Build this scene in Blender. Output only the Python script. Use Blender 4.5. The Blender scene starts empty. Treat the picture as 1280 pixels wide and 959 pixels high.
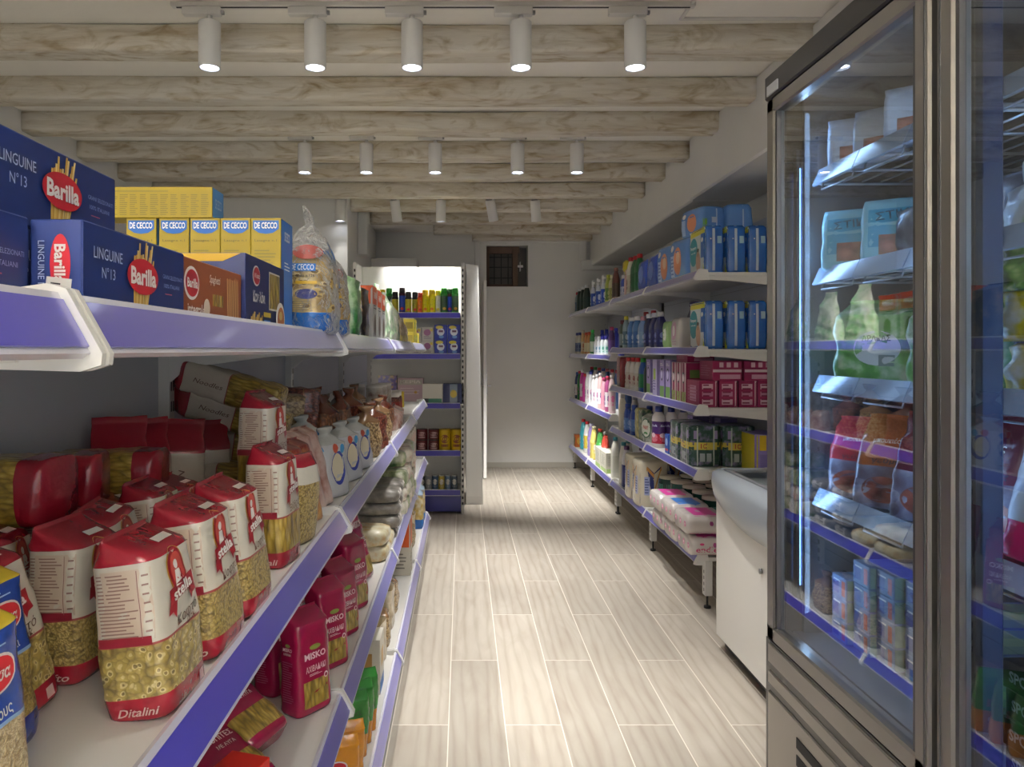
import bpy, math, random
from mathutils import Vector, Matrix, Euler, noise
from mathutils.bvhtree import BVHTree
random.seed(7)
PI = math.pi
SC = bpy.context.scene
COL = SC.collection
H = 1.5            # eye height
FP = 930.0         # focal length in pixels (1280 wide)

# ---------------------------------------------------------------- camera, world, exposure
cd = bpy.data.cameras.new('camera'); cam = bpy.data.objects.new('camera', cd); COL.objects.link(cam)
cam.location = (0, 0, H); cam.rotation_euler = (PI/2, 0, 0)
cd.sensor_width = 36; cd.lens = 36*FP/1280; cd.shift_x = 62/1280; cd.shift_y = -42.5/1280
cd.clip_start = 0.02
SC.camera = cam
SC.view_settings.view_transform = 'Standard'; SC.view_settings.look = 'None'
SC.view_settings.gamma = 1; SC.view_settings.use_curve_mapping = False
SC.view_settings.exposure = 0.12
SC.cycles.max_bounces = 10; SC.cycles.diffuse_bounces = 5; SC.cycles.glossy_bounces = 4
SC.cycles.transparent_max_bounces = 16; SC.cycles.sample_clamp_indirect = 6
SC.cycles.use_denoising = True
SC.cycles.caustics_reflective = False; SC.cycles.caustics_refractive = False
W = bpy.data.worlds.new('world'); SC.world = W; W.use_nodes = True
W.node_tree.nodes['Background'].inputs[0].default_value = (0.85, 0.92, 1.0, 1)
W.node_tree.nodes['Background'].inputs[1].default_value = 1.3
SPOT_W = 190.0       # each ceiling spotlight
FILL_W = 15.0       # added soft fill behind the camera, no real source
UP_W = 900.0        # added uplight behind the camera to brighten the ceiling
LED_W = 1.0
LED_E = 9.0       # refrigerator LED strips
SPOT_COL = (1.0, 0.985, 0.955)

# ---------------------------------------------------------------- materials
def lin(c):
    if isinstance(c, str):
        c = tuple(int(c[i:i+2], 16)/255 for i in (0, 2, 4))
    return tuple(((x/12.92) if x <= .04045 else ((x+.055)/1.055)**2.4) for x in c)
_m = {}
def mat(c, rough=.5, metal=0, coat=0, bump=0, bscale=60, spec=.5, name=None, alpha=1, emit=None, es=0, trans=0):
    key = (c, rough, metal, coat, bump, bscale, spec, alpha, emit, es, trans)
    if key in _m: return _m[key]
    m = bpy.data.materials.new(name or ('paint_' + str(c)))
    m.use_nodes = True; nt = m.node_tree; b = nt.nodes['Principled BSDF']
    b.inputs['Base Color'].default_value = (*lin(c), 1)
    b.inputs['Roughness'].default_value = rough; b.inputs['Metallic'].default_value = metal
    b.inputs['Coat Weight'].default_value = coat; b.inputs['Coat Roughness'].default_value = .12
    b.inputs['Specular IOR Level'].default_value = spec; b.inputs['Alpha'].default_value = alpha
    if emit:
        b.inputs['Emission Color'].default_value = (*lin(emit), 1); b.inputs['Emission Strength'].default_value = es
    if bump:
        t = nt.nodes.new('ShaderNodeTexNoise'); t.inputs['Scale'].default_value = bscale; t.inputs['Detail'].default_value = 3
        tc = nt.nodes.new('ShaderNodeTexCoord'); nt.links.new(tc.outputs['Object'], t.inputs['Vector'])
        bp = nt.nodes.new('ShaderNodeBump'); bp.inputs['Strength'].default_value = bump; bp.inputs['Distance'].default_value = .01
        nt.links.new(t.outputs[0], bp.inputs['Height']); nt.links.new(bp.outputs[0], b.inputs['Normal'])
    _m[key] = m
    return m
def card(c): return mat(c, .42, spec=.4)                    # printed cardboard
def film(c, b=.35): return mat(c, .27, bump=b, bscale=28, coat=.3)   # crinkled plastic film
def plas(c): return mat(c, .3, coat=.2)                     # moulded plastic
def ink(c): return mat(c, .4)
class NT:
    def __init__(s, name):
        s.m = bpy.data.materials.new(name); s.m.use_nodes = True; s.nt = s.m.node_tree
        s.b = s.nt.nodes['Principled BSDF']; s.tc = s.nt.nodes.new('ShaderNodeTexCoord')
    def n(s, t, **k):
        x = s.nt.nodes.new(t)
        for a, v in k.items():
            if a in x.inputs: x.inputs[a].default_value = v
            else: setattr(x, a, v)
        return x
    def l(s, a, b): s.nt.links.new(a, b)
    def map(s, sc=(1, 1, 1), rot=(0, 0, 0), loc=(0, 0, 0), src='Object'):
        mp = s.n('ShaderNodeMapping'); mp.inputs['Scale'].default_value = sc; mp.inputs['Rotation'].default_value = rot
        mp.inputs['Location'].default_value = loc; s.l(s.tc.outputs[src], mp.inputs['Vector']); return mp.outputs[0]
    def ramp(s, f, stops, interp='LINEAR'):
        r = s.n('ShaderNodeValToRGB'); r.color_ramp.interpolation = interp; e = r.color_ramp.elements
        while len(e) < len(stops): e.new(.5)
        for i, (p, c) in enumerate(stops): e[i].position = p; e[i].color = (*lin(c), 1)
        s.l(f, r.inputs[0]); return r.outputs[0]
    def mix(s, f, a, b, mode='MIX'):
        x = s.n('ShaderNodeMix', data_type='RGBA', blend_type=mode)
        if isinstance(f, float): x.inputs[0].default_value = f
        else: s.l(f, x.inputs[0])
        for v, i in ((a, 6), (b, 7)):
            if isinstance(v, (str, tuple)): x.inputs[i].default_value = (*lin(v), 1)
            else: s.l(v, x.inputs[i])
        return x.outputs[2]
    def bump(s, h, st=.3, d=.01):
        x = s.n('ShaderNodeBump'); x.inputs['Strength'].default_value = st; x.inputs['Distance'].default_value = d
        s.l(h, x.inputs['Height']); s.l(x.outputs[0], s.b.inputs['Normal'])

def pasta(name, scale, lo, mid, hi, ring=False, stretch=(1, 1, 1)):  # lo: dark tone standing for shade in gaps and tube holes
    t = NT(name); v = t.n('ShaderNodeTexVoronoi'); v.inputs['Scale'].default_value = scale
    nz = t.n('ShaderNodeTexNoise'); nz.inputs['Scale'].default_value = scale*.6
    mp = t.map(stretch); t.l(mp, nz.inputs['Vector'])
    mx = t.n('ShaderNodeVectorMath', operation='MULTIPLY_ADD'); mx.inputs[1].default_value = (.012,)*3
    t.l(nz.outputs['Color'], mx.inputs[0]); t.l(mp, mx.inputs[2]); t.l(mx.outputs[0], v.inputs['Vector'])
    if ring: c = t.ramp(v.outputs['Distance'], [(0, lo), (.22, lo), (.27, hi), (.36, hi), (.42, mid), (.55, mid), (.8, lo)])
    else: c = t.ramp(v.outputs['Distance'], [(0, hi), (.45, mid), (.85, lo)])
    n2 = t.n('ShaderNodeTexNoise'); n2.inputs['Scale'].default_value = 18; t.l(t.tc.outputs['Object'], n2.inputs['Vector'])
    c = t.mix(t.ramp(n2.outputs[0], [(.35, '000000'), (.75, 'ffffff')]), c, lo, 'MIX') if False else c
    t.l(c, t.b.inputs['Base Color']); t.b.inputs['Roughness'].default_value = .35
    t.b.inputs['Coat Weight'].default_value = .5; t.b.inputs['Coat Roughness'].default_value = .15
    t.bump(v.outputs['Distance'], .5, .006)
    return t.m
PASTA_RING = pasta('short_tube_pasta', 100, '75643a', 'a3904f', 'd0c08c', True)
PASTA_SMALL = pasta('small_pasta', 210, '66552a', 'a38d4c', 'cbb87c')
PASTA_LONG = pasta('twisted_pasta', 120, '5f4c18', '9c8232', 'c6ae5c', stretch=(1, 1, .25))
PASTA_SHELL = pasta('large_shell_pasta', 26, '7e6434', 'b99c5a', 'ddcb96', stretch=(1, 1, .7))
RICE = pasta('grain', 260, 'a98f62', 'd3c094', 'efe3c2')
NUTS = pasta('nuts', 75, '3f2414', '7e4d2c', 'b88455')
SEEDS = pasta('mixed_seeds', 120, '5d4427', 'b4976a', 'd9c49c')
GRAIN_DARK = pasta('legumes', 110, '3a1d18', '7d3c2c', 'a8664a')
MEAT = pasta('frozen_meat', 40, '5a2a24', 'a5584a', 'cf8f7d')
VEG = pasta('frozen_vegetables', 55, '2d5a1f', '6aa13f', 'c8d98a')

def streaky(name, base, light, dark):
    """crinkled printed film with mottled print"""
    t = NT(name); nz = t.n('ShaderNodeTexNoise'); nz.inputs['Scale'].default_value = 22; nz.inputs['Detail'].default_value = 4
    t.l(t.tc.outputs['Object'], nz.inputs['Vector'])
    t.l(t.ramp(nz.outputs[0], [(.3, dark), (.5, base), (.72, light)]), t.b.inputs['Base Color'])
    t.b.inputs['Roughness'].default_value = .3; t.b.inputs['Coat Weight'].default_value = .4
    t.bump(nz.outputs[0], .5, .01); return t.m

def wood_beam():
    t = NT('whitewashed_wood'); inf = t.n('ShaderNodeObjectInfo')
    mp = t.n('ShaderNodeMapping'); mp.inputs['Scale'].default_value = (.55, 5, 5)
    ad = t.n('ShaderNodeVectorMath', operation='ADD'); t.l(t.tc.outputs['Object'], ad.inputs[0]); t.l(inf.outputs['Location'], ad.inputs[1])
    t.l(ad.outputs[0], mp.inputs['Vector'])
    n1 = t.n('ShaderNodeTexNoise'); n1.inputs['Scale'].default_value = 2.2; n1.inputs['Detail'].default_value = 5; n1.inputs['Distortion'].default_value = .8
    t.l(mp.outputs[0], n1.inputs['Vector'])
    n2 = t.n('ShaderNodeTexNoise'); n2.inputs['Scale'].default_value = 7; n2.inputs['Detail'].default_value = 6; n2.inputs['Distortion'].default_value = 1.2
    t.l(mp.outputs[0], n2.inputs['Vector'])
    a = t.ramp(n1.outputs[0], [(.30, 'b5a68e'), (.44, 'cfc7b7'), (.62, 'dad5ca')])
    b = t.ramp(n2.outputs[0], [(.30, '9c8c74'), (.42, 'cdc6b7'), (.6, 'dedad0')])
    c = t.mix(.5, a, b, 'MULTIPLY'); c = t.mix(.45, a, c)
    m3 = t.n('ShaderNodeMapping'); m3.inputs['Scale'].default_value = (2.2, 6, 6); t.l(ad.outputs[0], m3.inputs['Vector'])
    n3 = t.n('ShaderNodeTexNoise'); n3.inputs['Scale'].default_value = 1.7; n3.inputs['Detail'].default_value = 7; n3.inputs['Distortion'].default_value = 2.2; t.l(m3.outputs[0], n3.inputs['Vector'])
    c = t.mix(1.0, c, t.ramp(n3.outputs[0], [(.24, 'b8a78e'), (.36, 'e2dbce'), (.50, 'ffffff')]), 'MULTIPLY')
    t.l(c, t.b.inputs['Base Color'])
    t.b.inputs['Roughness'].default_value = .75; t.bump(n2.outputs[0], .5, .012); return t.m
def plaster(name, c1, c2, sc=1.2, bump=.15):
    t = NT(name); n1 = t.n('ShaderNodeTexNoise'); n1.inputs['Scale'].default_value = sc; n1.inputs['Detail'].default_value = 5
    t.l(t.tc.outputs['Object'], n1.inputs['Vector'])
    t.l(t.ramp(n1.outputs[0], [(.3, c1), (.7, c2)]), t.b.inputs['Base Color']); t.b.inputs['Roughness'].default_value = .8
    n2 = t.n('ShaderNodeTexNoise'); n2.inputs['Scale'].default_value = 9; n2.inputs['Detail'].default_value = 6
    t.l(t.tc.outputs['Object'], n2.inputs['Vector']); t.bump(n2.outputs[0], bump, .02); return t.m
def floor_mat():
    t = NT('wood_look_tile')
    TW, TL = .2255, 1.235
    mp = t.map((1, 1, 1), (0, 0, PI/2), (0, 0, 0))
    # brick texture runs along its x: after the quarter turn x' = -y, y' = x
    sh = t.n('ShaderNodeVectorMath', operation='ADD'); sh.inputs[1].default_value = (FLX, FLY, 0); t.l(mp, sh.inputs[0])
    br = t.n('ShaderNodeTexBrick', offset=.5, offset_frequency=2, squash=1)
    for k, v in (('Scale', 1), ('Mortar Size', .0022), ('Mortar Smooth', .1), ('Bias', 0), ('Brick Width', TL), ('Row Height', TW)): br.inputs[k].default_value = v
    br.inputs['Color1'].default_value = (0, 0, 0, 1); br.inputs['Color2'].default_value = (1, 1, 1, 1); br.inputs['Mortar'].default_value = (.5, .5, .5, 1)
    t.l(sh.outputs[0], br.inputs['Vector'])
    # grain, shifted per plank
    mul = t.n('ShaderNodeVectorMath', operation='SCALE'); mul.inputs['Scale'].default_value = 7.0; t.l(br.outputs['Color'], mul.inputs[0])
    g0 = t.map((7, 1.1, 1)); ad = t.n('ShaderNodeVectorMath', operation='ADD'); t.l(g0, ad.inputs[0]); t.l(mul.outputs[0], ad.inputs[1])
    n1 = t.n('ShaderNodeTexNoise'); n1.inputs['Scale'].default_value = 1.6; n1.inputs['Detail'].default_value = 6; n1.inputs['Distortion'].default_value = 1.5
    t.l(ad.outputs[0], n1.inputs['Vector'])
    wv = t.n('ShaderNodeTexWave', wave_type='BANDS', bands_direction='X'); wv.inputs['Scale'].default_value = .9; wv.inputs['Distortion'].default_value = 9; wv.inputs['Detail'].default_value = 3
    wv.inputs['Detail Scale'].default_value = .7
    t.l(ad.outputs[0], wv.inputs['Vector'])
    a = t.ramp(n1.outputs[0], [(.3, '9d9184'), (.5, 'aaa194'), (.7, 'b5ada1')])
    b = t.ramp(wv.outputs[0], [(.0, '9a8f82'), (.25, 'aca396'), (1, 'b4aca0')])
    c = t.mix(.42, a, b)
    tone = t.ramp(br.outputs['Color'], [(0, 'ececec'), (1, 'ffffff')])
    c = t.mix(1.0, c, tone, 'MULTIPLY')
    c = t.mix(br.outputs['Fac'], c, 'd6cfc2')
    t.l(c, t.b.inputs['Base Color']); t.b.inputs['Roughness'].default_value = .42; t.b.inputs['Specular IOR Level'].default_value = .35
    inv = t.n('ShaderNodeMath', operation='SUBTRACT'); inv.inputs[0].default_value = 1; t.l(br.outputs['Fac'], inv.inputs[1])
    t.bump(inv.outputs[0], .2, .002); return t.m
def glass_mat(name, tint=(.93, .96, .97), ior=1.5, rough=0.0, boost=1.0, strength=1.0):
    m = bpy.data.materials.new(name); m.use_nodes = True; nt = m.node_tree; nt.nodes.clear()
    o = nt.nodes.new('ShaderNodeOutputMaterial'); mx = nt.nodes.new('ShaderNodeMixShader')
    tr = nt.nodes.new('ShaderNodeBsdfTransparent'); gl = nt.nodes.new('ShaderNodeBsdfGlossy'); fr = nt.nodes.new('ShaderNodeLayerWeight')
    tr.inputs[0].default_value = (*tint, 1); gl.inputs['Roughness'].default_value = rough
    gl.inputs[0].default_value = (boost, boost, boost, 1)
    mu = nt.nodes.new('ShaderNodeMath'); mu.operation = 'MULTIPLY'; mu.inputs[1].default_value = strength*.96; mu.use_clamp = True
    fr.inputs[0].default_value = .5; pw = nt.nodes.new('ShaderNodeMath'); pw.operation = 'POWER'; pw.inputs[1].default_value = 5
    nt.links.new(fr.outputs['Facing'], pw.inputs[0]); ad = nt.nodes.new('ShaderNodeMath'); ad.operation = 'ADD'; ad.inputs[1].default_value = ((ior-1)/(ior+1))**2
    nt.links.new(pw.outputs[0], ad.inputs[0]); nt.links.new(ad.outputs[0], mu.inputs[0])
    nt.links.new(mu.outputs[0], mx.inputs[0]); nt.links.new(tr.outputs[0], mx.inputs[1]); nt.links.new(gl.outputs[0], mx.inputs[2])
    nt.links.new(mx.outputs[0], o.inputs[0]); return m
def clear_film(name, tint=(.9, .9, .88), amt=.35):
    """thin crinkled transparent plastic"""
    m = bpy.data.materials.new(name); m.use_nodes = True; nt = m.node_tree; nt.nodes.clear()
    o = nt.nodes.new('ShaderNodeOutputMaterial'); mx = nt.nodes.new('ShaderNodeMixShader')
    tr = nt.nodes.new('ShaderNodeBsdfTransparent'); p = nt.nodes.new('ShaderNodeBsdfPrincipled'); lw = nt.nodes.new('ShaderNodeLayerWeight')
    tr.inputs[0].default_value = (.97, .97, .97, 1); p.inputs['Base Color'].default_value = (*tint, 1); p.inputs['Roughness'].default_value = .18
    nz = nt.nodes.new('ShaderNodeTexNoise'); nz.inputs['Scale'].default_value = 30; nz.inputs['Detail'].default_value = 3; nz.inputs['Distortion'].default_value = 1.5
    tc = nt.nodes.new('ShaderNodeTexCoord'); nt.links.new(tc.outputs['Object'], nz.inputs['Vector'])
    bp = nt.nodes.new('ShaderNodeBump'); bp.inputs['Strength'].default_value = .9; bp.inputs['Distance'].default_value = .02
    nt.links.new(nz.outputs[0], bp.inputs['Height']); nt.links.new(bp.outputs[0], p.inputs['Normal']); nt.links.new(bp.outputs[0], lw.inputs['Normal'])
    lw.inputs[0].default_value = amt
    nt.links.new(lw.outputs['Facing'], mx.inputs[0]); nt.links.new(tr.outputs[0], mx.inputs[1]); nt.links.new(p.outputs[0], mx.inputs[2])
    nt.links.new(mx.outputs[0], o.inputs[0]); return m

# ---------------------------------------------------------------- mesh builder
FR = {'f': (Vector((1, 0, 0)), Vector((0, 0, 1))), 'k': (Vector((-1, 0, 0)), Vector((0, 0, 1))),
      'l': (Vector((0, -1, 0)), Vector((0, 0, 1))), 'r': (Vector((0, 1, 0)), Vector((0, 0, 1))),
      't': (Vector((1, 0, 0)), Vector((0, 1, 0)))}
_txt = {}
def text_mesh(s, bold=0):
    if (s, bold) in _txt: return _txt[(s, bold)]
    c = bpy.data.curves.new('t', 'FONT'); c.body = s; c.resolution_u = 2; c.offset = bold; c.fill_mode = 'FRONT'
    o = bpy.data.objects.new('t', c); COL.objects.link(o)
    dg = bpy.context.evaluated_depsgraph_get(); me = o.evaluated_get(dg).to_mesh()
    vs = [(v.co.x, v.co.y) for v in me.vertices]; fs = [tuple(p.vertices) for p in me.polygons]
    o.evaluated_get(dg).to_mesh_clear(); bpy.data.objects.remove(o); bpy.data.curves.remove(c)
    if vs:
        x0 = min(v[0] for v in vs); x1 = max(v[0] for v in vs); y0 = min(v[1] for v in vs); y1 = max(v[1] for v in vs)
        vs = [((x-(x0+x1)/2)/max(x1-x0, 1e-6), (y-(y0+y1)/2)/max(y1-y0, 1e-6)) for x, y in vs]
    _txt[(s, bold)] = (vs, fs); return vs, fs
class MB:
    def __init__(s): s.v = []; s.f = []; s.mi = []; s.sm = []; s.mats = []; s.bvh = None
    def m(s, mt):
        if mt not in s.mats: s.mats.append(mt)
        return s.mats.index(mt)
    def add(s, vs, fs, mt, smooth=False):
        b = len(s.v); s.v += [tuple(v) for v in vs]; k = s.m(mt) if not isinstance(mt, list) else None
        for i, f in enumerate(fs):
            s.f.append(tuple(b+j for j in f)); s.mi.append(k if k is not None else s.m(mt[i])); s.sm.append(smooth)
        return s
    def box(s, x0, x1, y0, y1, z0, z1, mt, bev=0.0):
        if x0 > x1: x0, x1 = x1, x0
        if y0 > y1: y0, y1 = y1, y0
        if z0 > z1: z0, z1 = z1, z0
        b = min(bev, (x1-x0)*.49, (y1-y0)*.49, (z1-z0)*.49)
        if b <= 0:
            vs = [(x, y, z) for z in (z0, z1) for y in (y0, y1) for x in (x0, x1)]
            return s.add(vs, [(0, 2, 3, 1), (4, 5, 7, 6), (0, 1, 5, 4), (2, 6, 7, 3), (0, 4, 6, 2), (1, 3, 7, 5)], mt)
        X = (x0, x1); Y = (y0, y1); Z = (z0, z1); vs = []; idx = {}
        for i in (0, 1):
            for j in (0, 1):
                for k in (0, 1):
                    sx, sy, sz = (1, -1)[i]*b, (1, -1)[j]*b, (1, -1)[k]*b
                    for a, p in enumerate(((X[i], Y[j]+sy, Z[k]+sz), (X[i]+sx, Y[j], Z[k]+sz), (X[i]+sx, Y[j]+sy, Z[k]))):
                        idx[(i, j, k, a)] = len(vs); vs.append(p)
        I = lambda i, j, k, a: idx[(i, j, k, a)]
        fs = [(I(0,0,0,0), I(0,0,1,0), I(0,1,1,0), I(0,1,0,0)), (I(1,0,0,0), I(1,1,0,0), I(1,1,1,0), I(1,0,1,0)),
              (I(0,0,0,1), I(1,0,0,1), I(1,0,1,1), I(0,0,1,1)), (I(0,1,0,1), I(0,1,1,1), I(1,1,1,1), I(1,1,0,1)),
              (I(0,0,0,2), I(0,1,0,2), I(1,1,0,2), I(1,0,0,2)), (I(0,0,1,2), I(1,0,1,2), I(1,1,1,2), I(0,1,1,2))]
        for j in (0, 1):
            for k in (0, 1): fs.append((I(0,j,k,1), I(1,j,k,1), I(1,j,k,2), I(0,j,k,2)))
        for i in (0, 1):
            for k in (0, 1): fs.append((I(i,0,k,0), I(i,1,k,0), I(i,1,k,2), I(i,0,k,2)))
            for j in (0, 1): fs.append((I(i,j,0,0), I(i,j,1,0), I(i,j,1,1), I(i,j,0,1)))
            for j in (0, 1):
                for k in (0, 1): fs.append((I(i,j,k,0), I(i,j,k,1), I(i,j,k,2)))
        return s.add(vs, fs, mt)
    def prism(s, pts, axis, a0, a1, mt, smooth=False):
        """pts: polygon in the two other axes, extruded along axis"""
        def P(p, a):
            if axis == 'x': return (a, p[0], p[1])
            if axis == 'y': return (p[0], a, p[1])
            return (p[0], p[1], a)
        n = len(pts); vs = [P(p, a0) for p in pts]+[P(p, a1) for p in pts]
        fs = [(i, (i+1) % n, n+(i+1) % n, n+i) for i in range(n)]+[tuple(range(n))[::-1], tuple(range(n, 2*n))]
        return s.add(vs, fs, mt, smooth)
    def loft(s, rings, mts, seg=24, amp=0, ns=18, seed=0, cap=True, smooth=True, scal=None, step=None, capm=None):
        """rings: (z, rx, ry, cx, cy, n). mts: one material per gap or one for all"""
        R = [tuple(r)+(0, 0, 2)[len(r)-3:] if len(r) < 6 else tuple(r) for r in rings]
        if not isinstance(mts, list): mts = [mts]*(len(R)-1)
        if step:
            R2 = [R[0]]; M2 = []
            for a, b, m_ in zip(R, R[1:], mts):
                L = max(abs(b[0]-a[0]), abs(b[1]-a[1])*.5); k = max(1, int(math.ceil(L/step)))
                for i in range(1, k+1):
                    t = i/k; R2.append(tuple(a[j]+(b[j]-a[j])*t for j in range(6))); M2.append(m_)
            R, mts = R2, M2
        vs = []
        for (z, rx, ry, cx, cy, n) in R:
            for i in range(seg):
                t = 2*PI*i/seg+.0001; c, d = math.cos(t), math.sin(t)
                k = 1
                if scal: k = 1-scal[1]*abs(math.sin(t*scal[0]))
                x = cx+rx*k*math.copysign(abs(c)**(2/n), c); y = cy+ry*k*math.copysign(abs(d)**(2/n), d); zz = z
                if amp:
                    p = Vector((x*ns+seed*3.1, y*ns, z*ns)); q = noise.noise_vector(p); q2 = noise.noise_vector(p*2.7)
                    f = amp if z > R[0][0]+.006 else 0
                    x += q.x*f+q2.x*f*.4; y += q.y*f+q2.y*f*.4; zz += q.z*f*.5
                vs.append((x, y, zz))
        fs = []; ms = []
        for j in range(len(R)-1):
            for i in range(seg):
                a = j*seg+i; b = j*seg+(i+1) % seg
                fs.append((a, b, b+seg, a+seg)); ms.append(mts[j])
        if cap:
            fs.append(tuple(range(seg))[::-1]); ms.append(mts[0]); fs.append(tuple(range((len(R)-1)*seg, len(R)*seg))); ms.append(capm or mts[-1])
        return s.add(vs, fs, ms, smooth)
    def tube(s, pts, r, mt, seg=8):
        vs = []; fs = []; P = [Vector(p) for p in pts]
        for i, p in enumerate(P):
            d = (P[min(i+1, len(P)-1)]-P[max(i-1, 0)]).normalized()
            u = d.orthogonal().normalized() if i == 0 else (u-d*u.dot(d)).normalized()
            w = d.cross(u); rr = r[i] if isinstance(r, (list, tuple)) else r
            for k in range(seg):
                a = 2*PI*k/seg; vs.append(p+u*math.cos(a)*rr+w*math.sin(a)*rr)
        for i in range(len(P)-1):
            for k in range(seg):
                a = i*seg+k; b = i*seg+(k+1) % seg; fs.append((a, b, b+seg, a+seg))
        fs += [tuple(range(seg))[::-1], tuple(range((len(P)-1)*seg, len(P)*seg))]
        return s.add(vs, fs, mt, True)
    def cyl(s, c, r, h, mt, axis='z', seg=24, r2=None):
        c = Vector(c); d = {'x': Vector((1, 0, 0)), 'y': Vector((0, 1, 0)), 'z': Vector((0, 0, 1))}[axis]*h
        return s.tube([c, c+d], [r, r if r2 is None else r2], mt, seg)
    def xf(s, M, start=0):
        s.v = s.v[:start]+[tuple(M @ Vector(v)) for v in s.v[start:]]; return s
    # ---- printing on the surface
    def _proj(s, face, pts, layer):
        U, V = FR[face]; N = U.cross(V)
        if s.bvh is None: s.bvh = BVHTree.FromPolygons([Vector(v) for v in s.v], s.f)
        out = []; last = None
        for (u, v) in pts:
            p = U*u+V*v+N*2; h = s.bvh.ray_cast(p, -N)
            if h[0] is None: out.append(None)
            else: out.append(h[0]+N*.0006*layer); last = h[0].dot(N)
        ok = [o.dot(N) for o in out if o is not None]
        fb = sum(ok)/len(ok) if ok else .0
        return [o if o is not None else U*u+V*v+N*fb for o, (u, v) in zip(out, pts)]
    def poly2(s, face, pts, fs, mt, layer=1):
        s.add(s._proj(face, pts, layer), fs, mt, True); return s
    def rect(s, face, u, v, w, h, mt, layer=1, n=None, rot=0):
        nx, ny = n or (max(1, int(w/.012)), max(1, int(h/.012))); nx = min(nx, 14); ny = min(ny, 16)
        ca, sa = math.cos(rot), math.sin(rot); pts = []
        for j in range(ny+1):
            for i in range(nx+1):
                a = (i/nx-.5)*w; b = (j/ny-.5)*h; pts.append((u+a*ca-b*sa, v+a*sa+b*ca))
        fs = [(j*(nx+1)+i, j*(nx+1)+i+1, (j+1)*(nx+1)+i+1, (j+1)*(nx+1)+i) for j in range(ny) for i in range(nx)]
        return s.poly2(face, pts, fs, mt, layer)
    def ell(s, face, u, v, rx, ry, mt, layer=1, seg=24, a0=0, a1=2*PI, n=2):
        pts = [(u, v)]; full = abs(a1-a0-2*PI) < 1e-6; k = seg if full else seg+1
        for q in (.5, 1):
            for i in range(k):
                a = a0+(a1-a0)*i/seg; c, d = math.cos(a), math.sin(a)
                pts.append((u+rx*q*math.copysign(abs(c)**(2/n), c), v+ry*q*math.copysign(abs(d)**(2/n), d)))
        fs = []
        for i in range(seg):
            j = (i+1) % k; fs.append((0, 1+i, 1+j)); fs.append((1+i, 1+k+i, 1+k+j, 1+j))
        return s.poly2(face, pts, fs, mt, layer)
    def pl(s, face, pts, mt, layer=1): return s.poly2(face, pts, [tuple(range(len(pts)))], mt, layer)
    def text(s, face, u, v, w, h, t, mt, layer=2, rot=0, shear=0, bold=.012):
        vs, fs = text_mesh(t, bold)
        if not vs: return s
        ca, sa = math.cos(rot), math.sin(rot); pts = []
        for (x, y) in vs:
            a = x*w+y*h*shear; b = y*h; pts.append((u+a*ca-b*sa, v+a*sa+b*ca))
        return s.poly2(face, pts, fs, mt, layer)
    def lines(s, face, u, v, w, h, k, mt, layer=2, seed=1):
        """rows of small print too small to read"""
        r = random.Random(seed)
        for i in range(k):
            ww = w*r.uniform(.6, 1); s.rect(face, u-(w-ww)/2, v+h/2-(i+.5)*h/k, ww, h/k*.38, mt, layer, (max(2, int(w/.02)), 1))
        return s
    def mesh(s, name='mesh'):
        me = bpy.data.meshes.new(name); me.from_pydata([tuple(v) for v in s.v], [], s.f); 
        for x in s.mats: me.materials.append(x)
        me.polygons.foreach_set('material_index', s.mi); me.polygons.foreach_set('use_smooth', s.sm)
        me.validate(); me.update(); return me

def link(name, me, parent=None, loc=None):
    o = bpy.data.objects.new(name, me); COL.objects.link(o)
    if parent: o.parent = parent
    if loc: o.location = loc
    return o
def obj(name, mb, parent=None): return link(name, mb.mesh(name), parent)
def struct(name, mb): o = obj(name, mb); o['kind'] = 'structure'; return o
def tag(o, label, cat, group=None):
    o['label'] = label; o['category'] = cat
    if group: o['group'] = group
    return o
def thing(name, label, cat, loc=(0, 0, 0), rot=(0, 0, 0), group=None):
    o = bpy.data.objects.new(name, None); COL.objects.link(o); o.location = loc; o.rotation_euler = rot; o.empty_display_size = .05
    return tag(o, label, cat, group)
class Proto:
    """a kind of product: one mesh, or several named parts sharing one origin at its base"""
    def __init__(s, name, cat, parts):
        s.name = name; s.cat = cat; s.parts = [(n, mb.mesh(n if len(parts) > 1 else name), lab) for n, mb, lab in [(p+(None,))[:3] for p in parts]]
def put(p, label, loc, rot=0, scale=1, group=None, tilt=(0, 0)):
    e = (tilt[0], tilt[1], rot)
    M = Euler((0, 0, rot)).to_matrix() @ Euler((tilt[0], tilt[1], 0)).to_matrix(); e = M.to_euler()
    sc = (scale,)*3 if not isinstance(scale, tuple) else scale
    if len(p.parts) == 1: r = link(p.name, p.parts[0][1])
    else:
        r = bpy.data.objects.new(p.name, None); COL.objects.link(r); r.empty_display_size = .05
        for n, me, lab in p.parts:
            c = link(n, me, r)
            if lab: c['label'] = lab
    r.location = loc; r.rotation_euler = e; r.scale = sc
    return tag(r, label, p.cat, group)
ORD = ['first', 'second', 'third', 'fourth', 'fifth', 'sixth', 'seventh', 'eighth', 'ninth', 'tenth', 'eleventh', 'twelfth', 'thirteenth', 'fourteenth', 'fifteenth', 'sixteenth']
def jit(a): return random.uniform(-a, a)
FLX, FLY = .5025, .055
XL, XR, XRI = -2.75, 2.05, 1.62      # left wall, right wall, bulkhead face
YB = 9.45; YN = -2.6; ZC = 2.99
WHITE_WALL = plaster('white_plaster', 'd6d5d1', 'e0dfdb')
CEIL_M = plaster('cream_plaster', 'efebe2', 'f5f2ec', 1.2, .25)
BEAM_M = wood_beam()
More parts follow.
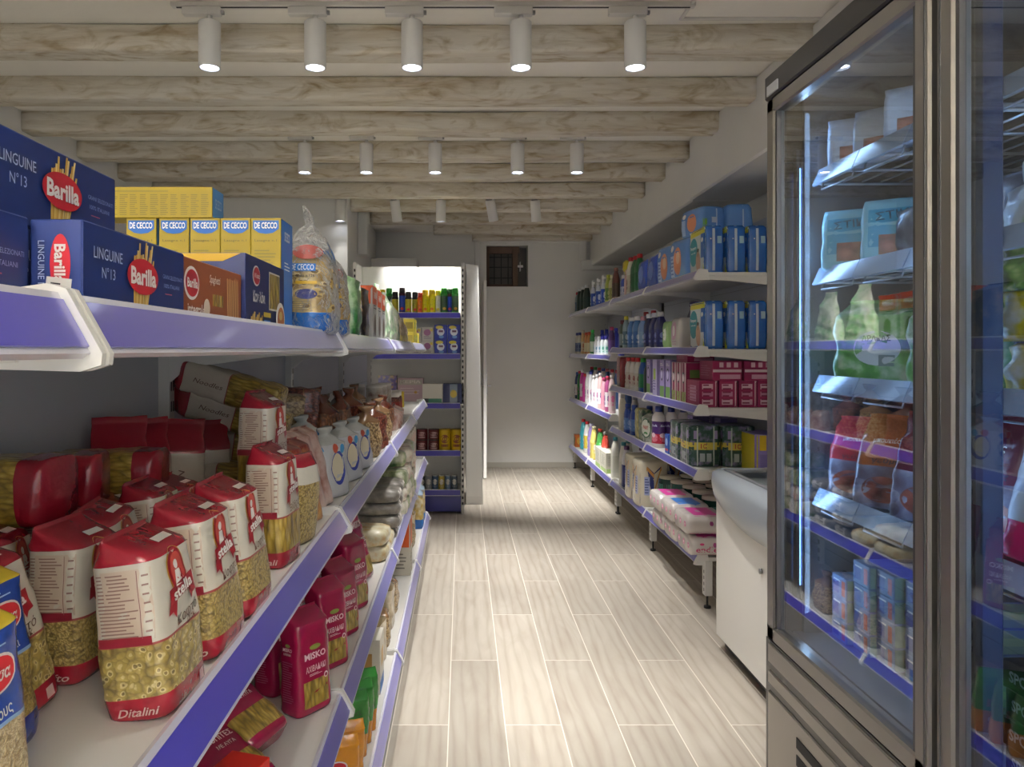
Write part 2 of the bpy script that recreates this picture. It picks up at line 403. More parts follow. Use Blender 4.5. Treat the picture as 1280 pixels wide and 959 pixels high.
# ---- added fill lights behind the camera, facing the aisle and the ceiling
al = bpy.data.lights.new('fill_light', 'AREA'); al.energy = FILL_W; al.shape = 'RECTANGLE'; al.size = 3.6; al.size_y = 1.9
al.color = (.97, .97, 1); ao = bpy.data.objects.new('fill_light', al); COL.objects.link(ao); ao.location = (-.3, YN+.05, 1.5); ao.rotation_euler = (PI/2, 0, 0)
al2 = bpy.data.lights.new('ceiling_fill', 'AREA'); al2.energy = UP_W; al2.shape = 'RECTANGLE'; al2.size = 3.4; al2.size_y = 1.0; al2.color = (1, .97, .93)
ao2 = bpy.data.objects.new('ceiling_fill', al2); COL.objects.link(ao2); ao2.location = (-.3, YN+.1, 1.9); ao2.rotation_euler = (PI/2+1.12, 0, 0); al2.spread = math.radians(75)

# ---------------------------------------------------------------- room shell
m = MB(); m.box(XL, XR, YN, YB, -.1, 0, floor_mat()); struct('floor', m)
m = MB(); m.box(XL, XR, YN, YB, ZC, ZC+.1, CEIL_M); struct('ceiling', m)
m = MB(); m.box(XL-.1, XL, YN, YB, 0, ZC, WHITE_WALL); struct('wall_left', m)
m = MB(); m.box(XR, XR+.1, YN, YB, 0, ZC, WHITE_WALL); struct('wall_right', m)
# back wall with the barred window opening
wx0, wx1, wz0, wz1 = .305, .833, H+.80, H+1.325
m = MB()
m.box(XL, wx0, YB, YB+.3, 0, ZC, WHITE_WALL); m.box(wx1, XR, YB, YB+.3, 0, ZC, WHITE_WALL)
m.box(wx0, wx1, YB, YB+.3, 0, wz0, WHITE_WALL); m.box(wx0, wx1, YB, YB+.3, wz1, ZC, WHITE_WALL); struct('wall_back', m)
m = MB(); m.box(XL, XR, YN-.1, YN, 0, .55, WHITE_WALL); m.box(XL, XR, YN-.1, YN, 2.5, ZC, WHITE_WALL)
m.box(XL, XL+.5, YN-.1, YN, .55, 2.5, WHITE_WALL); m.box(XR-.5, XR, YN-.1, YN, .55, 2.5, WHITE_WALL); struct('wall_front', m)
# recess wall closing the left aisle and the narrower far corridor
m = MB(); m.box(XL, -1.1, 7.12, 7.22, 0, ZC, WHITE_WALL); m.box(-1.2, -1.1, 7.22, YB, 0, ZC, WHITE_WALL); struct('wall_partition', m)
# bulkhead along the right
m = MB(); m.box(XRI, XR, 5.25, YB, H+1.05, ZC, WHITE_WALL, .012); m.box(XRI-.02, XR, YN, 5.247, H+1.05, ZC, WHITE_WALL, .012); struct('trim_1', m)
m = MB(); m.box(1.50, 2.05, YB-.14, YB, H+1.00, H+1.12, WHITE_WALL, .01); m.box(1.48, 1.57, YB-.06, YB, H+1.12, H+1.45, WHITE_WALL, .006)
struct('trim_2', m)
m = MB(); m.box(.16, 1.55, YB-.05, YB, H+1.35, H+1.45, WHITE_WALL, .006); m.box(.155, .225, YB-.05, YB, H+.95, H+1.45, WHITE_WALL, .006); struct('trim_3', m)
m = MB(); m.box(-1.1, -1.0, 7.8, 8.0, H+1.0, ZC, WHITE_WALL, .01); m.box(-1.1, -.55, YB-.5, YB, H+.9, H+1.1, WHITE_WALL, .01); struct('trim_4', m)
m = MB(); m.box(XL, XR, YB-.012, YB, 0, .07, mat('b9b4aa', .5), .003); struct('baseboard_back', m)
# window 1: deep-set wooden casement behind an iron grille
BR = mat('5b4334', .6, bump=.3, bscale=30); IRON = mat('15130f', .6)
wroot = bpy.data.objects.new('window_1', None); COL.objects.link(wroot); wroot['kind'] = 'structure'; wroot.location = (wx0, YB, wz0)
WW, WH = wx1-wx0, wz1-wz0
m = MB()
m.box(0, .04, .12, .19, 0, WH, BR, .004); m.box(WW-.19, WW-.12, .10, .19, 0, WH-.03, BR, .004); m.box(0, WW-.1, .12, .19, WH-.09, WH, BR, .004); m.box(0, WW-.12, .12, .19, 0, .04, BR, .004)
obj('window_frame', m, wroot)
m = MB()
for x in (.11, .20, .29): m.box(x-.006, x+.006, .24, .252, 0, WH, IRON)
for z in (.13, .27, .40): m.box(0, WW-.12, .236, .246, z-.006, z+.006, IRON)
obj('iron_grille', m, wroot)
m = MB(); m.box(.0, WW, .26, .27, 0, WH, mat('4d4743', .5)); obj('window_pane', m, wroot)
m = MB(); m.box(WW-.10, WW-.09, .02, .11, .20, .32, plas('d8d8d6'), .003); m.box(WW-.13, WW-.06, .02, .035, .245, .275, plas('e8e8e6'), .004); obj('window_catch', m, wroot)
# open door leaf at the end of the aisle
droot = bpy.data.objects.new('door_1', None); COL.objects.link(droot); droot['kind'] = 'structure'; droot.location = (.245, 8.6, 0)
m = MB(); m.box(0, .035, 0, .83, .01, 2.3, mat('eceae6', .4), .003); obj('door_panel', m, droot)
m = MB(); hm = mat('cfcfcf', .25, metal=.6)
m.box(.03, .045, .05, .09, .98, 1.2, hm, .004); m.tube([(.04, .07, 1.08), (.075, .07, 1.08), (.08, .07, 1.08), (.08, .17, 1.08)], .009, hm); m.tube([(0, .07, 1.08), (-.035, .07, 1.08), (-.035, .16, 1.08)], .009, hm)
obj('door_handle', m, droot)

# ---------------------------------------------------------------- ceiling beams
BY = [2.76, 3.4, 4.05, 4.64, 5.3, 5.93, 6.6, 7.28, 8.03, 8.7, 9.27, 2.1, 1.45, .8, .15, -.5, -1.15, -1.8]
BX = {7: -1.1, 8: -1.0, 9: -.34, 10: .12}
for i, y in enumerate(BY):
    x0 = BX.get(i, XL); x1 = XRI+.02; L = x1-x0; N = 60; vs = []; fs = []; K = 24
    for a in range(N+1):
        x = L*a/N; w = .150+.012*noise.noise(Vector((x*1.3, y, 3))); h = .128+.012*noise.noise(Vector((x*1.1, y, 9)))
        oy = .02*noise.noise(Vector((x*.7, y, 17))); oz = .012*noise.noise(Vector((x*.9, y, 27)))
        for k in range(K):
            t = 2*PI*k/K+PI/K; c, s_ = math.cos(t), math.sin(t); n = 9
            yy = (w/2)*math.copysign(abs(c)**(2/n), c); zz = (h/2)*math.copysign(abs(s_)**(2/n), s_)
            d = .004*noise.noise(Vector((x*9, k*.9, y)))
            vs.append((x, yy+.075+oy+d, zz+h/2-.004+oz*(.5 if zz > 0 else 1)+d))
    for a in range(N):
        for k in range(K): p = a*K+k; q = a*K+(k+1) % K; fs.append((p, q, q+K, p+K))
    fs += [tuple(range(K))[::-1], tuple(range(N*K, (N+1)*K))]
    m = MB(); m.add(vs, fs, BEAM_M, True); o = struct('trim_%d' % (i+5), m); o.location = (x0, y, H+1.37)

# ---------------------------------------------------------------- ceiling tracks and spotlights
LAMP_W = mat('dcdad6', .4); LENS = mat('ffffff', .3, emit='eef3ff', es=14)
def mk_spot():
    a = MB(); a.box(-.115, .05, -.018, .018, -.036, 0, LAMP_W, .004); a.box(.05, .062, -.008, .008, -.03, -.016, mat('8c8c8c', .4))
    st = MB(); st.cyl((0, 0, -.062), .011, .028, LAMP_W); st.cyl((0, 0, -.064), .03, .006, mat('8f8d88', .4))
    b = MB(); b.loft([(-.262, .040, .040), (-.262, .0455, .0455), (-.26, .0465, .0465), (-.068, .0465, .0465), (-.064, .043, .043)], LAMP_W, 32, cap=False)
    b.loft([(-.0645, .043, .043), (-.0640, .002, .002)], LAMP_W, 32, cap=False); b.loft([(-.262, .040, .040), (-.250, .037, .037)], mat('c9ccd4', .2, metal=.7), 32, cap=False)
    l = MB(); l.loft([(-.2515, .0385, .0385), (-.250, .0385, .0385)], LENS, 32)
    return a, st, b, l
_sp = [x.mesh(n) for x, n in zip(mk_spot(), ('adapter', 'stem', 'lamp_body', 'lens'))]
def spotlight(x, y, tilt, label, grp, energy=SPOT_W, size=64, tx=0):
    r = thing('spotlight', label, 'spotlight', (x, y, ZC-.018), group=grp)
    link('adapter', _sp[0], r); link('stem', _sp[1], r)
    b = link('lamp_body', _sp[2], r); l = link('lens', _sp[3], b)
    b.rotation_euler = (tilt, tx, 0)
    ld = bpy.data.lights.new('lamp', 'SPOT'); ld.energy = energy; ld.spot_size = math.radians(size); ld.spot_blend = .85; ld.shadow_soft_size = .035; ld.color = SPOT_COL
    lo = bpy.data.objects.new('lamp', ld); COL.objects.link(lo); lo.parent = b; lo.location = (0, 0, -.256)
    return r
def track(x0, x1, y, label):
    r = thing('lighting_track', label, 'lighting track', (x0, y, ZC))
    m = MB(); m.box(0, x1-x0, -.018, .018, -.018, .001, LAMP_W, .002); obj('rail', m, r)
    m = MB(); m.box(.02, x1-x0-.02, -.005, .005, -.0195, -.0175, mat('17171a', .5)); obj('conductor_slot', m, r)
m = MB(); m.box(.98, XRI, 3.33, 3.345, ZC-.012, ZC, LAMP_W, .002); m.box(.975, .99, 2.9, 3.345, ZC-.012, ZC, LAMP_W, .002)
tag(obj('cable_conduit', m), 'thin white cable conduit on the ceiling beside the nearest track', 'conduit')
track(-1.25, 1.0, 3.2, 'white ceiling lighting track nearest the camera carrying five spotlights')
track(-1.3, .95, 5.1, 'white lighting track in the middle of the ceiling behind the fourth beam')
track(-1.1, .95, 7.02, 'white lighting track farthest away near the back of the shop')
g = 'white spotlights on the ceiling tracks'
for i, px in enumerate((262, 394, 515, 651, 794)):
    spotlight((px-578)*3.2/930, 3.2, [0, 0, 0, 0, 0][i], f'white cylinder spotlight, {ORD[i]} from the left on the nearest ceiling track', g, tx=0)
for i, px in enumerate((381, 458, 544, 647, 721)):
    spotlight((px-578)*5.1/930, 5.1, 0, f'white cylinder spotlight, {ORD[i]} from the left on the middle ceiling track', g)
for i, (px, t, tx) in enumerate(((425, -.0, 0), (492, .25, -.12), (551, .1, 0), (611, .3, -.2), (668, .25, -.1))):
    spotlight((px-578)*7.02/930, 7.02, t, f'small white spotlight, {ORD[i]} from the left on the farthest ceiling track', g, tx=tx, energy=SPOT_W*(.06, .7, .7, 1.9, 1.9)[i])
g2 = 'white spotlights on the ceiling track over the entrance'
track(-1.3, .9, 1.25, 'white lighting track on the ceiling above the camera')
for i, x in enumerate((-1.05, -.55, 0, .45, .85)):
    spotlight(x, 1.25, 0, f'white cylinder spotlight, {ORD[i]} from the left on the track above the camera', g2, energy=SPOT_W*.12)
track(-1.3, .9, -.9, 'white lighting track on the ceiling behind the camera')
for i, x in enumerate((-1.0, -.3, .5)):
    spotlight(x, -.9, 0, f'white cylinder spotlight, {ORD[i]} from the left on the track behind the camera', g2, energy=SPOT_W*.6)

# ---------------------------------------------------------------- gondola shelving
STEEL = mat('d9d7d2', .45, spec=.4); PANEL = mat('c0c4cc', .5, spec=.4); CAPW = mat('e3e2de', .35)
RAILW = mat('d8d8e2', .25, coat=.5); BLUE = mat('342ea8', .3, coat=1.0, spec=.6); BLUE.node_tree.nodes['Principled BSDF'].inputs['Sheen Weight'].default_value = .35; BLUE.node_tree.nodes['Principled BSDF'].inputs['Sheen Roughness'].default_value = .35; DARKH = mat('202022', .6)
def rail(m, mi, s, xf, zt, y0, y1, hgt=.045, lean=.025):
    """tilted ticket rail; s=+1 faces +x (left gondola), -1 faces -x"""
    t = .006*s
    P = lambda x, z: (x, z)
    xb = xf+lean*s; zb = zt-hgt
    m.prism([P(xf-t, zt), P(xf, zt+.002), P(xb, zb), P(xb-t, zb-.004)], 'y', y0, y1, RAILW)
    d = .0012*s
    mi.prism([P(xf+.1*(xb-xf)+d, zt-.1*hgt), P(xf+.1*(xb-xf)+2*d, zt-.1*hgt+.001), P(xf+.9*(xb-xf)+2*d, zt-.9*hgt+.001), P(xf+.9*(xb-xf)+d, zt-.9*hgt)], 'y', y0+.004, y1-.004, BLUE)
def endcap(m, s, xf, zt, y, hgt=.045, lean=.025, th=.006):
    xb = xf+lean*s; zb = zt-hgt
    m.prism([(xf-.05*s, zt+.003), (xf-.008*s, zt+.009), (xf+.006*s, zt+.005), (xb+.009*s, zb), (xb+.008*s, zb-.009), (xb-.008*s, zb-.014), (xf-.06*s, zb-.012)], 'y', y-th, y+th, CAPW)
def gondola(name_label, s, bays, xb, shelves, ztop, legs=False, post_top=None, caps_near=False):
    """bays: [(y0,y1)], shelves: [(xfront, ztop)]; the last one is the base"""
    for bi, (y0, y1) in enumerate(bays):
        SH = shelves(bi) if callable(shelves) else shelves
        r = thing('shelving_unit', name_label(bi), 'shelving', (0, 0, 0))
        m = MB(); zlo = SH[-1][1]+H-.05 if legs else .02
        xx = sorted((xb, xb-.02*s)); m.box(xx[0], xx[1], y0+.002, y1-.002, zlo, ztop, PANEL)
        for k in range(1, 5): m.box(xx[0]-.0005, xx[1]+.0005, y0, y1, zlo+(ztop-zlo)*k/5-.0015, zlo+(ztop-zlo)*k/5+.0015, mat('8f9092', .5))
        obj('back_panel', m, r)
        for yy in ([y0, y1] if bi == len(bays)-1 else [y0]):
            m = MB(); m.box(min(xb-.001, xb+.028*s), max(xb-.001, xb+.028*s), yy-.015, yy+.015, .0 if not legs else .06, ztop+.005, STEEL, .002)
            for k in range(int(ztop/.05)): m.box(xb+.0275*s, xb+.0287*s, yy-.009, yy-.004, .1+k*.05, .125+k*.05, DARKH); m.box(xb+.0275*s, xb+.0287*s, yy+.004, yy+.009, .1+k*.05, .125+k*.05, DARKH)
            obj('upright', m, r)
        for si, (xf, z) in enumerate(SH):
            zz = z+H; base = si == len(SH)-1
            m = MB(); a, b = sorted((xb+.002*s, xf-.006*s)); m.box(a, b, y0+.003, y1-.003, zz-.035, zz-.012, STEEL, .002)
            sh = obj('base_shelf' if base else 'shelf', m, r)
            m = MB(); mi = MB(); rail(m, mi, s, xf, zz, y0+.007, y1-.007)
            pr = obj('price_rail', m, sh); obj('price_strip', mi, sh)
            m = MB(); endcap(m, s, xf, zz, y0+.0062, th=.0035); obj('rail_end', m, sh)
            m = MB(); endcap(m, s, xf, zz, y1-.0062, th=.0035); obj('rail_end', m, sh)
            if not base:
                for yy in (y0+.012, y1-.012):
                    m = MB(); m.prism([(xb+.002*s, zz-.035), (xf-.03*s, zz-.035), (xf-.03*s, zz-.052), (xf-.16*s, zz-.06), (xb+.07*s, zz-.085), (xb+.03*s, zz-.12), (xb+.002*s, zz-.12)], 'y', yy-.002, yy+.002, STEEL); obj('bracket', m, sh)
        xf, z = SH[-1]
        if legs:
            for yy in ([y0+.02, y1-.02] if bi == len(bays)-1 else [y0+.02]):
                m = MB(); m.box(min(xf+.03, xf+.075), xf+.075, yy-.025, yy+.025, .075, z+H-.035, STEEL, .003)
                for k in range(4): m.box(xf+.0285, xf+.0297, yy-.012, yy-.005, .10+k*.035, .118+k*.035, DARKH)
                lg = obj('leg', m, r)
                m = MB(); m.cyl((xf+.052, yy, .0), .02, .012, DARKH, seg=16); m.cyl((xf+.052, yy, .01), .006, .068, DARKH, seg=10); obj('levelling_foot', m, lg)
        else:
            m = MB(); m.box(xf-.02, xf-.006, y0, y1, .01, z+H-.06, mat('8b8b90', .4)); obj('kick_plate', m, r)
ZL = (.042, -.387, -.83, -1.25)
LBAYS = [(-.67, .58), (.58, 1.80), (1.80, 3.08), (3.08, 4.40), (4.40, 5.72)]
gondola(lambda i: f'left pasta shelving bay with blue price rails, {ORD[i]} from the camera', 1, LBAYS, -.73, [(-.31, ZL[0]), (-.30, ZL[1]), (-.295, ZL[2]), (-.275, ZL[3])], H+.07)
ZR = (.46, .014, -.326, -.70, -1.19)
RB1 = [(4.30, 5.53), (5.53, 6.80)]; RB2 = [(6.80, 8.10), (8.10, 9.42)]
gondola(lambda i: f'right white shelving bay with lilac price rails, {ORD[i]} from the freezer', -1, RB1, 1.84, [(1.37, z) for z in ZR], 2.3, legs=True)
ZR2 = (.455, -.05, -.60, -1.19)
gondola(lambda i: f'right shelving bay at the far end of the aisle, {("before the last", "against the back wall")[i]}', -1, RB2, 1.84, [(1.37, z) for z in ZR2], 2.3, legs=True)
# cross gondola at the end of the left run, built facing -y
XZ = (.34, -.035, -.487, -.92, -1.28)
r = thing('shelving_unit', 'white end shelving bay facing the camera with insect sprays on top', 'shelving', (0, 0, 0))
m = MB(); m.box(-1.0, 0, 7.20, 7.22, .02, H+.80, mat('e4e3df', .5)); 
obj('back_panel', m, r)
for xx in (-1.0, -.012):
    m = MB(); m.box(xx-.0, xx+.03, 6.80, 7.22, .0, H+.80, STEEL, .003)
    for k in range(42): m.box(xx+.008, xx+.022, 6.7985, 6.8005, .08+k*.052, .105+k*.052, DARKH)
    obj('upright', m, r)
for si, z in enumerate(XZ):
    zz = z+H; m = MB(); m.box(-.97, -.014, 6.81, 7.2, zz-.035, zz-.012, STEEL, .002); sh = obj('base_shelf' if si == 4 else 'shelf', m, r)
    for (nm, off, mt, a, b) in (('price_rail', 0, RAILW, 0, 1), ('price_strip', .0015, BLUE, .1, .9)):
        m = MB(); y = lambda t: 6.80-.02*t-off; q = lambda t: zz-.055*t
        m.prism([(y(a)+.004, q(a)), (y(a), q(a)), (y(b), q(b)), (y(b)+.004, q(b))], 'x', -.97, -.02, mt); obj(nm, m, sh)
m = MB(); m.box(-.97, -.014, 6.80, 6.82, .02, XZ[4]+H-.06, mat('2a2c86', .35, coat=.5)); obj('kick_plate', m, r)
# white panelled cupboard end beside it
t = thing('cupboard', 'tall plain white cupboard beside the end shelving bay', 'cupboard', (.035, 7.2, 0))
m = MB(); m.prism([(0, .0), (.165, .0), (.12, 2.31), (.0, 2.33)], 'y', 0, .45, mat('dddcd8', .5, bump=.12, bscale=5)); obj('carcass', m, t)
m = MB(); m.prism([(.006, .08), (.15, .08), (.112, 2.26), (.006, 2.28)], 'y', -.012, 0, mat('e6e5e1', .45)); obj('door', m, t)

# ---------------------------------------------------------------- chest freezer
FZ = mat('dedcd6', .35, coat=.3); GREY = mat('90979e', .32, coat=.4)
t = thing('chest_freezer', 'white chest freezer with grey handle bumper and sliding glass lids', 'freezer', (1.27, 2.42, 0))
LZ = .90; LF = 1.33
m = MB(); m.box(0, .62, 0, LF, .05, .86, FZ, .03)
m.box(.04, .58, .04, LF-.04, .02, .06, DARKH); b_ = obj('body', m, t)
for i, (x, y) in enumerate(((.08, .1), (.08, LF-.1), (.54, .1), (.54, LF-.1))):
    m = MB(); m.cyl((x-.012, y, .024), .024, .024, DARKH, 'x', 14); obj('caster', m, t)
# bumper: a band whose lower edge sweeps down to the middle, bulging outward
vs = []; fs = []; N = 36
for i in range(N+1):
    y = LF*i/N; k = math.sin(PI*i/N); e = min(1, min(i, N-i)/2.5)
    bulge = .028*k**.6; low = .80-.12*k**.55; prof = [(-.004, low), (-.012-bulge*.8, low+.012), (-.016-bulge, low+.04), (-.016-bulge*1.1, .845), (-.010-bulge*.7, .885), (.02, .90), (.06, .90), (.06, .86), (.0, .80)]
    vs += [(a, y, z) for a, z in prof]
K = 9
for i in range(N):
    for k in range(K): a = i*K+k; b = i*K+(k+1) % K; fs.append((a, a+K, b+K, b))
fs += [tuple(range(K)), tuple(range(N*K, (N+1)*K))[::-1]]
m = MB(); m.add(vs, fs, GREY, True); obj('handle_bumper', m, t)
m = MB(); m.box(.02, .60, LF-.045, LF+.004, .80, .905, GREY, .015); m.box(.02, .60, -.004, .045, .80, .905, GREY, .015); m.box(.56, .62, 0, LF, .80, .93, GREY, .015); obj('rim', m, t)
GL = glass_mat('lid_glass', ior=1.5); LFM = mat('6d6f72', .35)
for (y0, y1, z) in ((.05, LF/2+.05, .915), (LF/2-.03, LF-.05, .898)):
    m = MB()
    for (a, b, c, d) in ((.03, .56, y0, y0+.03), (.03, .56, y1-.03, y1), (.03, .055, y0, y1), (.535, .56, y0, y1)): m.box(a, b, c, d, z-.008, z+.008, LFM, .003)
    f = obj('lid_frame', m, t); m = MB(); m.box(.05, .54, y0+.025, y1-.025, z-.002, z+.002, GL); obj('lid_glass', m, f)
m = MB(); m.tube([(-.004, LF*.55, .56), (-.012, LF*.55, .56)], .012, mat('8f8f8f', .3, metal=.8), 16); obj('lock', m, t)

# ---------------------------------------------------------------- display refrigerator
ALU = mat('9c9892', .33, metal=.85); ALUD = mat('5f6063', .35, metal=.7); BLK = mat('131315', .35, coat=.4)
INT = mat('6a6e74', .4, metal=.35); LED = mat('ffffff', .3, emit='6fa0ff', es=LED_E)
XF = .69; F0, F1 = .47, 1.70; FT = H+.62
RF = thing('display_refrigerator', 'two door glass fronted upright refrigerator with aluminium frames and black top', 'refrigerator', (XF, F0, 0))
def rb(m, x0, x1, y0, y1, z0, z1, mt, b=0): m.box(x0-XF, x1-XF, y0-F0, y1-F0, z0, z1, mt, b)
m = MB()
rb(m, XF+.035, 1.42, F1-.035, F1, .03, FT, BLK, .004); rb(m, XF+.035, 1.42, F0, F0+.035, .03, FT, BLK, .004); rb(m, 1.39, 1.42, F0, F1, .03, FT, BLK)
rb(m, XF+.05, 1.40, F0+.02, F1-.02, FT-.05, FT, BLK)
obj('cabinet', m, RF)
m = MB(); rb(m, 1.375, 1.389, F0+.035, F1-.035, .86, FT-.05, INT); rb(m, XF+.07, 1.38, F1-.045, F1-.036, .86, FT-.05, INT); rb(m, XF+.07, 1.38, F0+.036, F0+.045, .86, FT-.05, INT)
rb(m, XF+.05, 1.38, F0+.035, F1-.035, .82, .87, mat('85898e', .35, metal=.4)); rb(m, XF+.07, 1.38, F0+.036, F1-.036, FT-.06, FT-.05, INT)
obj('liner', m, RF)
m = MB(); rb(m, XF, XF+.08, F0, F1, FT-.055, FT, BLK, .004); rb(m, XF-.003, XF+.003, F1-.075, F1-.02, FT-.05, FT-.028, card('c9ccd0')); obj('header', m, RF)
m = MB(); rb(m, XF+.004, XF+.05, F0, F1, .03, H-.655, BLK)
for (a, b) in ((-.705, -.66), (-.752, -.722)): rb(m, XF, XF+.02, F0+.01, F1-.018, H+a, H+b, ALU, .003)
rb(m, XF, XF+.02, F0+.01, F1-.018, .06, H-.768, ALU, .003); lp = obj('lower_panel', m, RF)
m = MB()
for k in range(12):
    z = H-.80-k*.036; rb(m, XF-.0015, XF+.001, F0+.2, 1.535, z-.022, z, DARKH)
obj('vent_grille', m, lp)
# door leaves
GLF = glass_mat('refrigerator_glass', (.93, .96, .98), 1.55, strength=2.3); 
for di, (a, b) in enumerate(((F0+.012, 1.085), (1.10, F1-.012))):
    z0, z1 = H-.652, FT-.058; fw = .038
    m = MB()
    rb(m, XF, XF+.035, a, a+fw, z0, z1, ALU, .004); rb(m, XF, XF+.035, b-fw, b, z0, z1, ALU, .004)
    rb(m, XF, XF+.035, a, b, z0, z0+.034, ALU, .004); rb(m, XF, XF+.035, a, b, z1-.034, z1, ALU, .004)
    # stepped inner bead and grip groove
    for q, w_, mt in ((.004, .008, ALUD), (.012, .006, ALU)):
        rb(m, XF+q, XF+q+.01, a+fw, a+fw+w_, z0+.03, z1-.03, mt); rb(m, XF+q, XF+q+.01, b-fw-w_, b-fw, z0+.03, z1-.03, mt)
    rb(m, XF-.0015, XF+.001, b-.012, b-.009, z0, z1, ALUD) if di == 0 else rb(m, XF-.0015, XF+.001, a+.009, a+.012, z0, z1, ALUD)
    d = obj('door', m, RF)
    m = MB(); rb(m, XF+.012, XF+.014, a+fw-.004, b-fw+.004, z0+.03, z1-.03, GLF); obj('door_glass', m, d)
    m = MB(); rb(m, XF+.024, XF+.034, a+fw, a+fw+.012, z0+.03, z1-.03, BLK); rb(m, XF+.024, XF+.034, b-fw-.012, b-fw, z0+.03, z1-.03, BLK); obj('gasket', m, d)
# mullion and LED strips inside
m = MB(); rb(m, XF+.04, XF+.085, 1.062, 1.122, .87, FT-.06, mat('3b4a66', .3, metal=.4), .004); obj('mullion', m, RF)
for (y, sgn, ox) in ((1.135, 1, .0), (F1-.055, -1, 0), (F0+.055, 1, 0)):
    m = MB(); rb(m, XF+ox+.052, XF+ox+.056, y-.003, y+.003, .98, FT-.22, LED); l = obj('led_strip', m, RF)
    ld = bpy.data.lights.new('led_light', 'AREA'); ld.shape = 'RECTANGLE'; ld.size = .02; ld.size_y = 1.1; ld.energy = LED_W*(4.5 if y < .6 else 1); ld.color = (.38, .62, 1.0)
    lo = bpy.data.objects.new('led_light', ld); COL.objects.link(lo); lo.parent = l; lo.location = (.066+ox, y+sgn*.006-F0, 1.47)
    lo.rotation_euler = Vector((.75, sgn*1.0, 0)).to_track_quat('-Z', 'Y').to_euler()
    m = MB(); rb(m, XF+ox+.045, XF+ox+.052, y-.008, y+.008, .95, FT-.18, ALUD); rb(m, XF+ox+.056, XF+ox+.060, y-.008, y+.008, .95, FT-.18, ALUD); obj('led_housing', m, RF)
RAILG = mat('9db0c8', .2, coat=.6); WIRE = mat('b9c0c8', .3, metal=.7)
RZ = (.383, .165, -.07, -.319)
for si, z in enumerate(RZ):
    for (a, b) in ((F0+.05, 1.112), (1.135, 1.645)):
        zz = H+z; m = MB()
        for k in range(14): x = .80+k*.042; m.tube([(x-XF, a-F0, zz-.012), (x-XF, b-F0, zz-.012)], .0022, WIRE, 6)
        for k in range(5): y = a+(b-a)*k/4; m.tube([(.79-XF, y-F0, zz-.017), (1.36-XF, y-F0, zz-.017)], .003, WIRE, 6)
        sh = obj('wire_shelf', m, RF)
        nseg = 3 if a > 1.1 else 3
        for k in range(nseg):
            ya = a+(b-a)*k/nseg+.0015; yb = a+(b-a)*(k+1)/nseg-.0015
            m = MB(); m.prism([(.792-XF, zz+.012), (.788-XF, zz+.014), (.772-XF, zz-.022), (.776-XF, zz-.024)], 'y', ya-F0, yb-F0, RAILG); obj('price_rail', m, sh)
            m = MB(); m.tube([(.79-XF, ya+.02-F0, zz-.012), (.784-XF, ya+.02-F0, zz-.034), (.784-XF, yb-.02-F0, zz-.034), (.79-XF, yb-.02-F0, zz-.012)], .0022, WIRE, 6); obj('rail_hook', m, sh)
# ================================================================= product kinds
MAROON = film('8a1728'); MAROON2 = film('7c1038'); CREAM = film('d2cdbf', .25); CREAM2 = film('c4b9a9', .25)
WHT = ink('f0eee8'); BLKI = ink('1c1a1c'); REDI = ink('c3202c'); DRED = ink('8a1420'); GOLD = ink('b08a35'); BRN = ink('5a3a2c')
def bag(w, d, h, bands, top='fold', tf=.14, n=5.0, amp=.004, seed=0, lean=0.0, seg=30, topm=None, taper=.93):
    """bands: [(upto_fraction_of_body, material)]"""
    m = MB(); rx, ry = w/2, d/2; hb = h*(1-tf); rings = [(0, rx*.93, ry*.88, 0, 0, n), (.005, rx*.98, ry*.96, 0, 0, n)]; ms = [bands[0][1]]; prev = .006
    def dim(z):
        t = z/hb; k = 1+.02*math.sin(PI*min(1, t))-(1-taper)*t; return rx*k, ry*(1+.07*math.sin(PI*min(1, t))-(1-taper)*t)
    for f, mt in bands:
        z = hb*f; a, b = dim(z); rings.append((z, a, b, 0, 0, n)); ms.append(mt)
    a, b = dim(hb); tm = topm or bands[-1][1]
    if top == 'fold':
        for (f, sx, sy, cy) in ((.10, .985, .90, .02), (.45, .97, .52, .22), (.80, .955, .14, .45), (.86, .955, .05, .48), (1, .95, .03, .40)):
            rings.append((hb+(h-hb)*f, a*sx, b*sy, 0, lean*b+cy*b, n)); ms.append(tm)
    elif top == 'gather':
        for (f, sx, sy) in ((.2, .88, .85), (.42, .5, .55), (.55, .26, .34), (.64, .24, .3), (.82, .46, .4), (1, .6, .3)):
            rings.append((hb+(h-hb)*f, a*sx, b*sy, lean*a*f, 0, 2.2)); ms.append(tm)
    elif top == 'flat':
        rings.append((h, a*.93, b*.85, 0, 0, n)); ms.append(tm)
    m.loft(rings, ms, seg, amp=amp, ns=26, seed=seed, step=.012); return m
